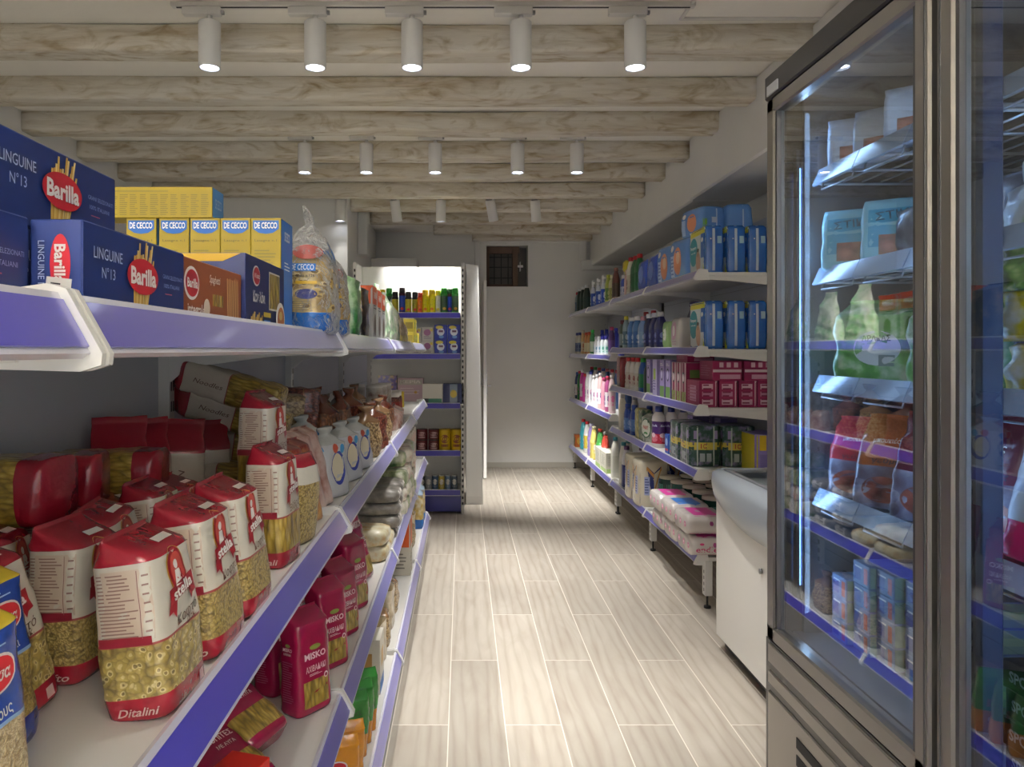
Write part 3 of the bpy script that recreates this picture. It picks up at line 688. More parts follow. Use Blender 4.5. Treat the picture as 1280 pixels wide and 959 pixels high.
def stella(m, fz, sc=1.0):
    """red arch crest with the chef figure over a ribbon reading stella"""
    u, v, s = 0, fz, sc
    m.ell('f', u, v+.012*s, .019*s, .027*s, GOLD, 1); m.ell('f', u, v+.012*s, .0172*s, .025*s, DRED, 2)
    m.ell('f', u, v+.012*s, .0135*s, .0205*s, ink('b5453c'), 3); m.ell('f', u-.002*s, v+.019*s, .0042*s, .0052*s, WHT, 4)
    m.pl('f', [(u-.011*s, v-.004*s), (u-.006*s, v+.013*s), (u+.003*s, v+.013*s), (u+.010*s, v-.004*s)], WHT, 4)
    m.rect('f', u+.004*s, v+.006*s, .0025*s, .012*s, DRED, 5, (1, 1))
    m.pl('f', [(u-.026*s, v-.004*s), (u+.026*s, v+.004*s), (u+.026*s, v-.012*s), (u-.026*s, v-.02*s)], DRED, 5)
    m.pl('f', [(u-.026*s, v-.016*s), (u-.012*s, v-.014*s), (u-.018*s, v-.036*s), (u-.022*s, v-.028*s), (u-.03*s, v-.03*s)], DRED, 4)
    m.pl('f', [(u+.026*s, v-.008*s), (u+.012*s, v-.010*s), (u+.018*s, v-.028*s), (u+.022*s, v-.022*s), (u+.03*s, v-.02*s)], DRED, 4)
    m.text('f', u, v-.008*s, .042*s, .013*s, 'stella', WHT, 6, rot=.15, bold=.03)
def nutri(m, face, u, v, w, h, seed=1):
    P = ink('c9b8a6'); m.rect(face, u, v, w, h, P, 1)
    m.lines(face, u-w*.08, v, w*.7, h*.93, 18, ink('8d6f66'), 2, seed); m.rect(face, u+w*.3, v, .0008, h*.96, ink('8d5f60'), 2, (1, 8))
    [m.rect(face, u+w*.42, v+h*(.4-.13*i), w*.1, .0022, ink('8d6f66'), 2, (1, 1)) for i in range(7)]
def p_stella(pm, word, sub, bottom, seed, h=.225, lean=0):
    m = bag(.112, .076, h, [(.13, MAROON), (.15, MAROON), (.47, pm), (.485, mat('8d3a3c', .3)), (.98, CREAM)], 'fold', .14, seed=seed, topm=MAROON, lean=lean, amp=.003)
    hb = h*.86
    stella(m, hb*.775, 1.15); m.rect('t', .012, -.018, .034, .010, ink('ece9e2'), 3); m.text('f', .008, hb*.545, .052, .015, word, BRN, 2, rot=.12, shear=.4, bold=0); m.text('f', .014, hb*.50, .022, .008, sub, BRN, 2, rot=.12, shear=.3, bold=0)
    m.rect('f', .03, hb*.07, .014, .014, ink('d8b6b2'), 1)
    nutri(m, 'l', 0, hb*.73, .062, hb*.44, seed); m.rect('l', -.002, hb*.505, .060, hb*.055, mat('7c1c2c', .35), 2)
    m.text('l', .004, hb*.065, .042, .010, bottom, ink('cdb7b0'), 2, shear=.35)
    nutri(m, 'r', 0, hb*.73, .062, hb*.44, seed+2)
    return m
def sticker(z, y):
    s = MB(); s.rect('t', 0, z, .034, .009, ink('efece6'), 0, (4, 1)); return s
S1 = Proto('pasta_bag', 'pasta bag', [('pasta_bag', p_stella(PASTA_RING, 'Κοφτό', 'μακ.', 'Ditalini', 3))])
S2 = Proto('pasta_bag', 'pasta bag', [('pasta_bag', p_stella(PASTA_SMALL, 'Κοφτό', 'ψιλό', 'Kofto', 11, .215, .15))])
S3 = Proto('pasta_bag', 'pasta bag', [('pasta_bag', p_stella(PASTA_LONG, 'Βίδες', 'μακ.', 'Bidali', 21, .22))])
def p_vermi(seed, word='Noodles'):
    m = bag(.10, .075, .30, [(.5, PASTA_LONG), (.51, mat('8d3a3c', .3)), (.99, CREAM2)], 'fold', .2, seed=seed, topm=MAROON, amp=.005)
    m.text('l', 0, .17, .008, .06, word, BRN, 2) if False else m.text('l', 0, .17, .075, .012, word, BRN, 2, rot=-PI/2, shear=.3, bold=0)
    m.text('f', 0, .17, .075, .014, word, BRN, 2, rot=-PI/2, shear=.3, bold=0); return m
V1 = Proto('noodle_bag', 'pasta bag', [('noodle_bag', p_vermi(5))])
def p_plainback(seed):
    m = bag(.105, .07, .24, [(.99, CREAM2)], 'fold', .28, seed=seed, topm=MAROON, amp=.006)
    m.text('l', 0, .10, .07, .012, 'Noodles', BRN, 2, rot=-PI/2, shear=.3); m.text('f', 0, .10, .07, .012, 'Noodles', BRN, 2, rot=-PI/2, shear=.3); return m
V2 = Proto('noodle_bag', 'pasta bag', [('noodle_bag', p_plainback(8))])
def p_endbag(seed):
    m = bag(.115, .085, .26, [(.05, MAROON), (.22, MAROON), (1, PASTA_LONG)], 'flat', .05, seed=seed, amp=.004); return m
V3 = Proto('pasta_bag', 'pasta bag', [('pasta_bag', p_endbag(4))])
def p_melissa_bag(pm, seed, word):
    B = film('1d3f94', .3); B2 = film('16307a', .3)
    m = bag(.11, .07, .22, [(.13, B2), (.18, B2), (.55, pm), (.57, ink('8fb3dd')), (1, B)], 'fold', .12, seed=seed, topm=film('e3c83a'), amp=.003)
    for f in ('l', 'f'):
        m.ell(f, 0.0, .155, .034, .019, WHT, 1, n=2.6); m.ell(f, 0, .155, .031, .0165, REDI, 2, n=2.6); m.text(f, 0, .155, .05, .013, 'Μέλισσα', WHT, 3, bold=.03)
        m.text(f, 0, .118, .05, .013, word, WHT, 2, rot=.1); m.lines(f, 0, .182, .05, .008, 2, ink('a9c3ea'), 1)
    return m
ML1 = Proto('pasta_bag', 'pasta bag', [('pasta_bag', p_melissa_bag(PASTA_SMALL, 6, 'Κριθαράκι'))])
ML2 = Proto('semolina_bag', 'pasta bag', [('semolina_bag', p_melissa_bag(RICE, 9, 'Κους κους'))])
def p_misko(seed, h=.235, lean=0):
    M_ = film('8c0f3d', .25); m = bag(.108, .074, h, [(.05, M_), (.10, M_), (1, M_)], 'fold', .13, seed=seed, topm=M_, amp=.003, lean=lean)
    PK = ink('e6c9cf'); m.text('f', 0, h*.56, .062, .015, 'MISKO', PK, 2, bold=.03); m.text('f', 0, h*.44, .06, .014, 'ΑΧΙΒΑΔΑΚΙ', PK, 2); m.lines('f', 0, h*.38, .04, .006, 2, PK, 2)
    m.rect('f', 0, h*.20, .074, h*.25, PASTA_LONG, 1); m.ell('f', .03, h*.33, .007, .007, PK, 2); m.ell('f', .03, h*.33, .004, .004, M_, 3)
    m.ell('f', 0, h*.64, .016, .006, ink('7d8a3a'), 2)
    m.text('l', 0, h*.64, .03, .008, 'MISKO', PK, 2, bold=.02); m.text('l', 0, h*.6, .026, .005, 'ΑΧΙΒΑΔΑ', PK, 2); m.ell('l', 0, h*.68, .008, .004, ink('7d8a3a'), 2)
    m.lines('l', 0, h*.33, .035, h*.4, 18, ink('a04464'), 1, seed); m.rect('l', -.03, h*.18, .012, h*.2, PASTA_LONG, 1)
    return m
MK1 = Proto('pasta_bag', 'pasta bag', [('pasta_bag', p_misko(2))]); MK2 = Proto('pasta_bag', 'pasta bag', [('pasta_bag', p_misko(12, .22, .3))])
def p_misko2(seed):
    M_ = film('8c0f3d', .25); m = bag(.112, .06, .24, [(.06, M_), (.30, PASTA_LONG), (.31, M_), (1, M_)], 'fold', .1, seed=seed, topm=M_, amp=.004)
    PK = ink('e6c9cf'); m.text('f', -.005, .165, .062, .020, 'MISKO', PK, 2, bold=.04); m.text('f', .0, .115, .08, .014, 'ΧΥΛΟΠΙΤΕΣ', PK, 2, bold=.02); m.text('f', .01, .094, .042, .009, 'ΜΕ ΑΥΓΑ', PK, 2)
    for r_ in (.014, .010, .006): m.ell('f', .034, .146, r_, r_, ink('b0506e') if r_ != .010 else M_, 2, a0=0, a1=PI)
    return m
MK3 = Proto('pasta_bag', 'pasta bag', [('pasta_bag', p_misko2(31))])
# ---- cartons
def p_barilla(base, word, sub, L=.236, h=.083, d=.046, brown=False):
    m = MB(); m.box(-L/2, L/2, -d/2, d/2, 0, h, base, .0015)
    rng = random.Random(4)
    def logo(f, u, v, s, rot=0):
        m.ell(f, u, v, .037*s, .0185*s, ink('b01c2a'), 3) ; m.text(f, u, v, .060*s, .018*s, 'Barilla', WHT, 4, bold=.035, rot=rot)
    if not brown:
        for k in range(13):   # fanned strands above and below the crest
            a = (k-6)*.045; x = .040+k*.0024
            L2 = .034+.010*rng.random(); c = [ink('d9b55a'), ink('c99d3f'), ink('e6cd86')][k % 3]
            x0, z0 = -.016+k*.0022, .003; x1, z1 = x0+.010+(k-6)*.0016, min(.0815, .062+.02*rng.random())
            w = .0017; m.poly2('f', [(x0-w, z0-.002), (x0+w, z0-.002), (x1+w, z1), (x1-w, z1)], [(0, 1, 2, 3)], c, 1+(k % 2)*.5)
        logo('f', .002, .044, 1)
        m.text('f', -.072, .057, .056, .0105, 'LINGUINE', ink('b9c3dd'), 2, bold=0); m.text('f', -.072, .040, .026, .0105, 'N°13', ink('b9c3dd'), 2, bold=0)
        m.text('f', .081, .050, .056, .0045, 'GRANI SELEZIONATI', ink('8f9cc2'), 2, bold=0); m.text('f', .078, .040, .044, .0045, '100% ITALIANI', ink('8f9cc2'), 2, bold=0); m.lines('f', .074, .031, .03, .003, 1, ink('b0485a'), 2)
    else:
        m.ell('f', -.09, .052, .026, .021, WHT, 1); m.ell('f', -.09, .052, .022, .017, ink('b01c2a'), 2); m.text('f', -.09, .052, .036, .012, 'Barilla', WHT, 3, bold=.03)
        m.text('f', -.075, .018, .06, .018, 'integrale', ink('e8ddd2'), 2, bold=.02); m.text('f', -.005, .062, .042, .014, 'Spaghetti', ink('e8ddd2'), 2, shear=.2)
        m.rect('f', .01, .036, .045, .016, PASTA_LONG, 1); m.ell('f', -.035, .024, .012, .012, ink('d9cbb8'), 1)
        for k in range(9):
            x = .052+k*.006; m.poly2('f', [(x, 0.002), (x+.003, .002), (x+.003-.004, .07+.006*rng.random()), (x-.004, .07)], [(0, 1, 2, 3)], ink('c9965a' if k % 2 else 'dcb27a'), 1)
    m.ell('l', .004, .044, .009, .026, ink('b01c2a'), 1); m.text('l', .004, .044, .034, .010, 'Barilla', WHT, 2, rot=-PI/2, bold=.03)
    m.text('l', -.012, .038, .052, .006, 'LINGUINE N°13' if not brown else 'INTEGRALE', ink('b9c3dd'), 2, rot=-PI/2, bold=0)
    return m
NAVY = card('16275c')
B1 = Proto('linguine_carton', 'pasta box', [('linguine_carton', p_barilla(NAVY, '', ''))])
B2 = Proto('spaghetti_carton', 'pasta box', [('spaghetti_carton', p_barilla(card('8a4a2c'), '', '', brown=True))])
def pricetag(w=.022, h=.03, t='1.50'):
    m = MB(); m.box(-w/2, w/2, -.0006, 0, 0, h, ink('e6e4dc')); m.bvh = None
    m.text('f', 0, h*.4, w*.75, h*.25, t, BLKI, 1, rot=PI/2*0-.0) ; m.lines('f', 0, h*.82, w*.6, h*.12, 1, BLKI, 1); return m
def p_cecco():
    w, d, h = .10, .0605, .235; Y_ = card('9a8415'); Bc = card('2a6fc0')
    m = MB(); m.box(-w/2, w/2, -d/2, d/2, 0, h, Y_, .001)
    m.rect('f', 0, h/2, w*.97, h*.99, Bc, 1); m.text('f', 0, h*.86, .045, .02, 'DE CECCO', WHT, 2, bold=.03); m.lines('f', 0, h*.6, .05, .02, 3, WHT, 2)
    for f in ('l', 'r'):
        m.pl(f, [(-.026, h-.005), (-.026, h-.022), (-.014, h-.030), (0, h-.032), (.014, h-.030), (.026, h-.022), (.026, h-.005)][::-1], card('1d5fae'), 1)
        m.text(f, 0, h-.015, .046, .013, 'DE CECCO', WHT, 2, bold=.03); m.text(f, 0, h-.046, .045, .006, 'Lasagne n.1', ink('5d5216'), 2); m.lines(f, 0, h-.085, .046, .045, 7, ink('7a6c1c'), 1)
    return m
CE = Proto('lasagne_carton', 'pasta box', [('lasagne_carton', p_cecco())])
def p_cecco_flat():
    L, d, h = .235, .07, .062; m = MB(); m.box(-L/2, L/2, -d/2, d/2, 0, h, card('9a8415'), .001)
    m.lines('f', 0, h*.86, L*.8, .006, 1, ink('7a6c1c'), 1)
    for k in range(11): m.lines('f', -L/2+.016+k*.0205, h*.42, .017, h*.7, 11, ink('6b5f18'), 1, k)
    m.rect('r', 0, h/2, d*.97, h*.97, card('4f8fd6'), 1); m.text('r', 0, h*.5, .04, .02, 'DE CECCO', ink('b8d2f0'), 2); return m
CEF = Proto('lasagne_carton', 'pasta box', [('lasagne_carton', p_cecco_flat())])
def p_canne():
    L, d, h = .245, .13, .118; NV = card('1a2452'); m = MB(); m.box(-L/2, L/2, -d/2, d/2, 0, h, NV, .001)
    f = 'f'; m.ell(f, -.065, .088, .022, .0165, WHT, 1); m.ell(f, -.065, .088, .019, .014, ink('b01c2a'), 2); m.text(f, -.065, .088, .03, .008, 'Μέλισσα', WHT, 3, bold=.02)
    m.text(f, -.05, .055, .07, .019, 'Κανελόνι', ink('e4e2dc'), 2, bold=.02)
    m.rect(f, .05, .070, .074, .066, ink('d9d5c6'), 1); m.rect(f, .05, .070, .068, .060, PASTA_LONG, 2)
    for k in range(8): m.poly2(f, [(-.10+k*.008, .003), (-.092+k*.008, .003), (-.088+k*.009, .022+.004*(k % 3)), (-.096+k*.009, .022+.004*(k % 3))], [(0, 1, 2, 3)], ink(('cfae52', 'ad8a35')[k % 2]), 1)
    m.rect(f, .0, .028, .045, .008, ink('d2b32c'), 2); m.rect(f, .0, .012, .04, .014, ink('3f86cf'), 2)
    m.ell(f, .088, .024, .032, .03, WHT, 3); m.ell(f, .09, .024, .024, .022, ink('b06a3a'), 4); m.ell(f, .086, .03, .012, .008, ink('c9b06a'), 5)
    m.rect('l', 0, h*.5, d*.94, h*.97, NV, 1); m.pl('l', [(-.058, h-.001), (-.03, h-.013), (.03, h-.013), (.058, h-.001)][::-1], card('c9a12c'), 2)
    m.ell('t', 0, 0, L*.42, d*.4, card('c9a12c'), 1)
    m.box(-L/2-.0012, -L/2-.0002, .0, .048, .006, .10, ink('dcd8cc')); m.lines('l', -.024, .05, .02, .06, 6, ink('77736a'), 3); return m
CN = Proto('cannelloni_carton', 'pasta box', [('cannelloni_carton', p_canne())])
# clear bag of big shells: printed film sheath over the pasta body
def p_shellbag(seed=3, w=.17, d=.13, h=.30):
    bl = film('1566b8', .3)
    b = MB(); b.loft([(.002, w*.44, d*.42, 0, 0, 3), (.012, w*.5, d*.5, 0, 0, 3), (.05, w*.52, d*.52, 0, 0, 2.8), (.052, w*.52, d*.52, 0, 0, 2.8), (.14, w*.49, d*.5, 0, 0, 2.6), (.185, w*.38, d*.42, 0, 0, 2.4), (.205, w*.2, d*.25, 0, 0, 2.2)], [bl, bl, bl, PASTA_SHELL, PASTA_SHELL, PASTA_SHELL], 36, amp=.006, ns=30, seed=seed, step=.012)
    b.ell('l', .01, .095, .026, .012, ink('28307a'), 3); b.rect('l', -.03, .10, .02, .02, ink('d9d5c6'), 3)
    rng = random.Random(9); cols = [ink('d8c48c'), ink('c9b06e'), ink('e3d3a3'), ink('bfa25a')]
    for face in ('l', 'f'):
        for k in range(26):
            u = rng.uniform(-.055, .055); v = rng.uniform(.065, .165); a = rng.uniform(.009, .016); c = rng.choice(cols)
            b.ell(face, u, v, a, a*rng.uniform(.5, .9), c, 1+.3*(k % 4), 12); b.ell(face, u+.002, v-.001, a*.55, a*.3, ink('6f5526'), 1.2+.3*(k % 4), 10)
    s = MB(); s.loft([(.002, w*.46, d*.45, 0, 0, 3), (.012, w*.52, d*.52, 0, 0, 3), (.05, w*.54, d*.54, 0, 0, 2.8), (.14, w*.52, d*.53, 0, 0, 2.6), (.19, w*.44, d*.46, 0, 0, 2.4), (.23, w*.30, d*.34, 0, 0, 2.2), (.262, w*.12, d*.16, 0, 0, 2), (.27, w*.07, d*.1, 0, 0, 2), (.285, w*.11, d*.1, .0, .004, 2), (.315, w*.03, d*.04, -.01, .01, 2)], clear_film('clear_film'), 40, amp=.007, ns=24, seed=seed+1, step=.01)
    s.rect('f', .02, .20, .07, .04, ink('1566b8'), 1, rot=-.2); s.text('l', 0, .158, .055, .014, 'DE CECCO', WHT, 2.5); s.rect('l', .0, .158, .062, .018, ink('1f6fc0'), 1.5)
    s.ell('l', .01, .195, .034, .018, ink('a5524a'), 1); s.lines('l', 0, .07, .05, .03, 6, ink('8d8466'), 1); s.rect('l', .01, .122, .05, .007, ink('cfa62a'), 1.5); s.text('l', 0, .138, .06, .007, 'Lumaconi n.126', BLKI, 1.5)
    return b, s
_a, _b = p_shellbag(); SH = Proto('shell_pasta_bag', 'pasta bag', [('pasta', _a), ('wrapper', _b)])
# ---- simple printed cartons / blocks
def carton(w, d, h, base, front=(), side=(), top=(), bev=.0015, name='carton', cat='box'):
    m = MB(); m.box(-w/2, w/2, -d/2, d/2, 0, h, base, bev)
    for face, items in (('f', front), ('l', side), ('r', side), ('t', top)):
        for it in items:
            k = it[0]; W_ = w if face in 'ft' else d; HH = h if face != 't' else d
            off = HH/2 if face == 't' else 0
            if k == 'r': m.rect(face, it[1]*W_, it[2]*HH-off, it[3]*W_, it[4]*HH, it[5], it[6] if len(it) > 6 else 1)
            elif k == 'e': m.ell(face, it[1]*W_, it[2]*HH-off, it[3]*W_, it[4]*HH, it[5], it[6] if len(it) > 6 else 2)
            elif k == 't': m.text(face, it[1]*W_, it[2]*HH-off, it[3]*W_, it[4]*HH, it[5], it[6], it[7] if len(it) > 7 else 3, rot=it[8] if len(it) > 8 else 0, bold=.03)
            elif k == 'l': m.lines(face, it[1]*W_, it[2]*HH-off, it[3]*W_, it[4]*HH, it[6], it[5], 2)
    return Proto(name, cat, [(name, m)])
def softpack(w, d, h, base, prints=(), strip=None, bulge=.06, amp=.003, seed=1, name='diaper_pack', cat='pack', n=7, foldtop=False, bands=None):
    m = MB(); rx, ry = w/2, d/2
    R = [(0, rx*.93, ry*.9, 0, 0, n), (.012, rx*.99, ry*.98, 0, 0, n), (h*.3, rx*(1+bulge*.5), ry*(1+bulge), 0, 0, n), (h*.7, rx*(1+bulge*.5), ry*(1+bulge), 0, 0, n), (h-.014, rx*.99, ry*.96, 0, 0, n), (h, rx*.9, ry*.8, 0, 0, n)]
    m.loft(R, base if not bands else bands, 32, amp=amp, ns=20, seed=seed, step=.02)
    for face, it in prints:
        k = it[0]
        if k == 'r': m.rect(face, *it[1:5], it[5], it[6] if len(it) > 6 else 1, rot=it[7] if len(it) > 7 else 0)
        elif k == 'e': m.ell(face, *it[1:5], it[5], it[6] if len(it) > 6 else 2)
        elif k == 't': m.text(face, *it[1:5], it[5], it[6], it[7] if len(it) > 7 else 3, rot=it[8] if len(it) > 8 else 0, bold=.03)
        elif k == 'l': m.lines(face, *it[1:5], it[6], it[5], 2)
        elif k == 'p': m.pl(face, it[1], it[2], it[3])
    return Proto(name, cat, [(name, m)])
# ---- bottles
def bottle(h, w, d, body, cap, caph=.03, capr=None, label=None, shoulder=.75, n=2.6, waist=0, neck=.3, lab=(.15, .6), logo=None, name='detergent_bottle', cat='bottle', handle=False, trigger=False, capn='cap', band2=None):
    m = MB(); rx, ry = w/2, d/2; hb = h-caph; zs = hb*shoulder
    L = label or body; l0, l1 = hb*lab[0], hb*lab[1]
    R = [(0, rx*.9, ry*.9), (.006, rx, ry), (l0, rx, ry), ((l0+l1)/2, rx*(1-waist), ry*(1-waist*.5)), (l1, rx, ry), (zs, rx*.96, ry*.96), (zs+(hb-zs)*.5, rx*.72, ry*.78), (hb-.008, rx*neck+.004, rx*neck+.004), (hb, rx*neck+.003, rx*neck+.003)]
    R = [r+(0, 0, n if i < 6 else 2.2) for i, r in enumerate(R)]
    m.loft(R, [body, body, L, L, body, body, body, body], 20, step=.03)
    if logo:
        for f in ('f', 'l', 'r'):
            m.ell(f, 0, (l0+l1)/2+.01, min(rx, ry)*.55, (l1-l0)*.22, logo, 1, 14); m.rect(f, 0, l0+(l1-l0)*.22, min(rx, ry)*1.1, (l1-l0)*.16, band2 or logo, 1)
    if handle:
        m.tube([(rx*.55, 0, hb*.93), (rx*1.15, 0, hb*.86), (rx*1.2, 0, hb*.66), (rx*.8, 0, hb*.56)], .012, body, 8)
    c = MB(); cr = capr or rx*neck+.008
    if trigger:
        c.cyl((0, 0, hb-.004), cr*.8, .03, cap, seg=14); c.prism([(-.045, hb+.03), (-.05, hb+.055), (-.03, hb+.066), (.03, hb+.07), (.045, hb+.05), (.02, hb+.03), (.012, hb+.022), (-.012, hb+.022)], 'y', -.011, .011, cap)
        c.prism([(-.022, hb+.032), (-.034, hb+.0), (-.042, hb-.012), (-.036, hb+.004), (-.030, hb+.032)], 'y', -.006, .006, cap); c.cyl((-.057, 0, hb+.047), .007, .01, cap, 'x', 10)
    else:
        c.loft([(hb-.004, cr, cr), (h-.004, cr*.95, cr*.95), (h, cr*.8, cr*.8)], cap, 16)
    return Proto(name, cat, [('body', m), ('trigger' if trigger else capn, c)])
def aerosol(h, r, body, cap, lab, name='spray_can', col2=None, caph=.045, logo=None):
    m = MB(); hb = h-caph; m.loft([(0, r*.94, r*.94), (.004, r, r), (hb*.12, r, r), (hb*.85, r, r), (hb-.008, r, r), (hb, r*.75, r*.75)], [body, body, lab, body, body], 22, step=.04)
    lg = logo or ink('3a2a6c')
    m.pl('f', [(-r*.8, hb*.45), (r*.1, hb*.8), (r*.75, hb*.72), (-r*.2, hb*.38)], WHT, 1); m.pl('f', [(-r*.6, hb*.50), (r*.1, hb*.74), (r*.6, hb*.69), (-r*.2, hb*.46)], lg, 2)
    m.ell('f', 0, hb*.25, r*.5, hb*.07, col2 or REDI, 1, 12)
    c = MB(); c.loft([(hb-.004, r*.9, r*.9), (h-.006, r*.86, r*.86), (h, r*.7, r*.7)], cap, 18)
    return Proto(name, 'can', [('body', m), ('cap', c)])
def tin(h, r, body, lid, name='tin_can', logo=None, cat='can'):
    m = MB(); m.loft([(0, r*.96, r*.96), (.003, r, r), (h*.06, r*.985, r*.985), (h*.94, r*.985, r*.985), (h-.003, r, r), (h, r*.96, r*.96)], [lid, lid, body, lid, lid], 22, step=.04)
    if logo: m.ell('f', 0, h*.55, r*.7, h*.2, logo, 1, 14); m.rect('f', 0, h*.25, r*1.2, h*.12, logo, 1)
    return Proto(name, cat, [(name, m)])
def jar(h, r, cont, lid, label=None):
    m = MB(); m.loft([(0, r*.93, r*.93), (.006, r, r), (h*.2, r, r), (h*.65, r, r), (h*.76, r*.95, r*.95), (h*.82, r*.8, r*.8)], [cont, cont, label or cont, cont, cont], 22)
    c = MB(); c.loft([(h*.82, r*.9, r*.9), (h*.99, r*.9, r*.9), (h, r*.85, r*.85)], lid, 22)
    return Proto('jar', 'jar', [('glass', m), ('lid', c)])
# ================================================================= LEFT GONDOLA, top shelf (surface H+.030)
Q = PI/2; z1 = H+.0305
g = 'navy linguine cartons on the top left shelf'
put(B1, 'navy linguine carton at the shelf front with a torn price sticker on its end', (-.353, .764, z1), Q, group=g)
put(B1, 'navy linguine carton lying on top of the others, highest at the left edge', (-.424, .742, z1+.083), Q, group=g)
put(B1, 'navy linguine carton closest to the camera, cut by the left picture edge', (-.396, .522, z1), Q, group=g)
put(B1, 'navy linguine carton hidden behind the front carton, under the topmost one', (-.428, .764, z1), Q, group=g)
put(B1, 'navy linguine carton on top at the far left edge behind the closest one', (-.46, .50, z1+.083), Q, group=g)
put(B2, 'brown wholegrain spaghetti carton next to the navy linguine carton', (-.359, 1.012, z1), Q)
m = pricetag(); tag(obj('price_sticker', m), 'white torn price sticker on the end of the front navy pasta carton', 'sticker').location = (-.353, .6452, z1+.002)
bpy.data.objects['price_sticker'].rotation_euler = (0, .12, 0)
put(CN, 'navy cannelloni carton with yellow lid and window on the top left shelf', (-.397, 1.262, z1), Q)
g = 'yellow lasagne cartons standing on the top left shelf'
for i, px in enumerate((332, 294, 256, 217, 176)):
    put(CE, f'yellow and blue lasagne carton standing upright, {["nearest the aisle, beside the shell pasta", "second from the aisle", "third from the aisle", "fourth from the aisle", "farthest from the aisle"][i]}', ((px-578)*1.5/930, 1.552, z1), Q, group=g)
put(CEF, 'yellow lasagne carton lying flat across the tops of the standing ones', (-.622, 1.535, z1+.2355), 0)
put(SH, 'clear bag of large shell pasta with blue base and twisted top', (-.352, 1.71, z1+.002), Q, scale=.94)
put(SH, 'second clear shell pasta bag behind the first, smaller', (-.352, 1.93, z1+.002), Q+.3, scale=.82)
GRN = streaky('green_foil', '2f7d3a', 'b8d9a8', '14522a'); COF = streaky('dark_foil', '2a2220', '8d6f3a', '120e0e'); GW = streaky('green_white_film', 'c8d4b8', 'f0f0ea', '2f8f4a')
YG = streaky('yellow_white_film', 'cdbf6c', 'f0ead2', '7a6b2c'); BW = streaky('beige_film', 'b9a88a', 'dcd2bd', '7d6a4f')
GREENBAG = Proto('pouch', 'pouch', [('pouch', bag(.15, .09, .20, [(.5, GRN), (1, GRN)], 'fold', .12, seed=5, amp=.008))])
DARKBAG = Proto('pouch', 'pouch', [('pouch', bag(.13, .09, .19, [(.5, COF), (1, COF)], 'fold', .12, seed=7, amp=.006))])
GWBAG = Proto('pouch', 'pouch', [('pouch', bag(.17, .09, .26, [(.3, GW), (1, GW)], 'fold', .3, seed=9, amp=.008, taper=.6))])
YGBAG = Proto('pouch', 'pouch', [('pouch', bag(.17, .09, .20, [(.4, YG), (1, BW)], 'fold', .3, seed=19, amp=.008, taper=.6))])
put(carton(.07, .14, .12, card('e5e2da'), [('r', 0, .2, .8, .1, card('9a3a3a'))], [('r', 0, .12, .8, .1, card('8a4030')), ('l', 0, .6, .7, .4, ink('9c9a94'), 5)]), 'small white carton behind the shell pasta bags', (-.47, 2.08, z1), Q)
for i, (x, y, r_) in enumerate(((-.355, 2.24, .1), (-.50, 2.30, 0))): put(GREENBAG, f'green foil pouch on the top left shelf, {["front row beside the dark pouch", "back row behind the other green one"][i]}', (x, y, z1), Q+r_)
for i, (x, y) in enumerate(((-.36, 2.47), (-.49, 2.5))): put(DARKBAG, f'black and gold foil pouch on the top left shelf, {["front row beside orange cartons", "back row"][i]}', (x, y, z1), Q)
OR = carton(.13, .16, .20, card('b9bab6'), [('r', 0, .83, 1, .33, card('d4561e')), ('e', .0, .3, .2, .2, ink('5a4638')), ('t', 0, .83, .6, .12, 'FARINA', WHT), ('l', 0, .62, .6, .1, BLKI, 2)], [('r', 0, .83, 1, .33, card('d4561e')), ('e', 0, .32, .22, .2, ink('6a5240')), ('l', 0, .6, .6, .08, BLKI, 2)])
for i, y in enumerate((2.72, 2.87, 3.02)): put(OR, f'orange and grey carton on the top left shelf, {ORD[i]} from the camera', (-.40, y, z1), Q, scale=(1, 1, 1-.02*i))
for i, (y, s_) in enumerate(((3.3, 1), (3.6, .95), (3.95, .9))): put(GWBAG, f'white and green pouch with pointed top, {ORD[i]} of three on the top left shelf', (-.37, y, z1), Q+jit(.2), scale=s_)
for i, (y, s_) in enumerate(((4.3, .9), (4.6, .8))): put(YGBAG, f'yellow and beige pouch on the top left shelf, {["nearer", "farther"][i]} one', (-.37, y, z1), Q+jit(.2), scale=s_)
SB = carton(.09, .07, .085, card('cbb93a'), [('r', 0, .5, .7, .5, card('6a8a2c')), ('t', 0, .5, .5, .2, 'TEA', WHT)], [('r', 0, .5, .7, .5, card('8a7a2c'))])
for i, (y, k) in enumerate(((4.9, 0), (5.05, 0), (5.2, 0), (5.4, 0), (4.92, 1), (5.08, 1))): put(SB, f'little yellow carton ending the top left shelf, {"upper" if k else "lower"} layer, {ORD[i % 4]} along', (-.35, y, z1+k*.0855), Q)

# ================================================================= shelf 2 (surface H-.399)
z2 = H-.3985
g = 'cream and maroon pasta bags standing on the second left shelf'
# front column facing the aisle
front = [(-.345, .85, S1, 'nearest the camera at the shelf edge', .0, (.0, .03)), (-.343, 1.0, S2, 'second from the camera at the shelf edge', .0, (0, 0)), (-.342, 1.145, S2, 'third from the camera at the shelf edge', .0, (0, 0))]
for x, y, p, w, r_, tl in front: put(p, f'cream and maroon pasta bag, {w}', (x, y, z2), Q-.05, scale=(1.02, 1.02, .88 if p is S1 else .96), tilt=(-.13, 0), group=g)
put(S3, 'cream and maroon bag of twisted pasta, fourth along the shelf edge', (-.352, 1.40, z2), Q-.12, group=g, scale=(1, 1, 1.02), tilt=(-.04, 0))
put(S3, 'cream and maroon pasta bag perched above the twisted pasta bag', (-.41, 1.53, z2+.10), Q-.15, group=g, scale=.98)
put(S2, 'cream and maroon pasta bag squeezed behind the twisted pasta bag', (-.44, 1.50, z2-.0), Q-.2, scale=(1, .9, .44), group=g)
k = 0; cols = (-.475, -.565, -.655)
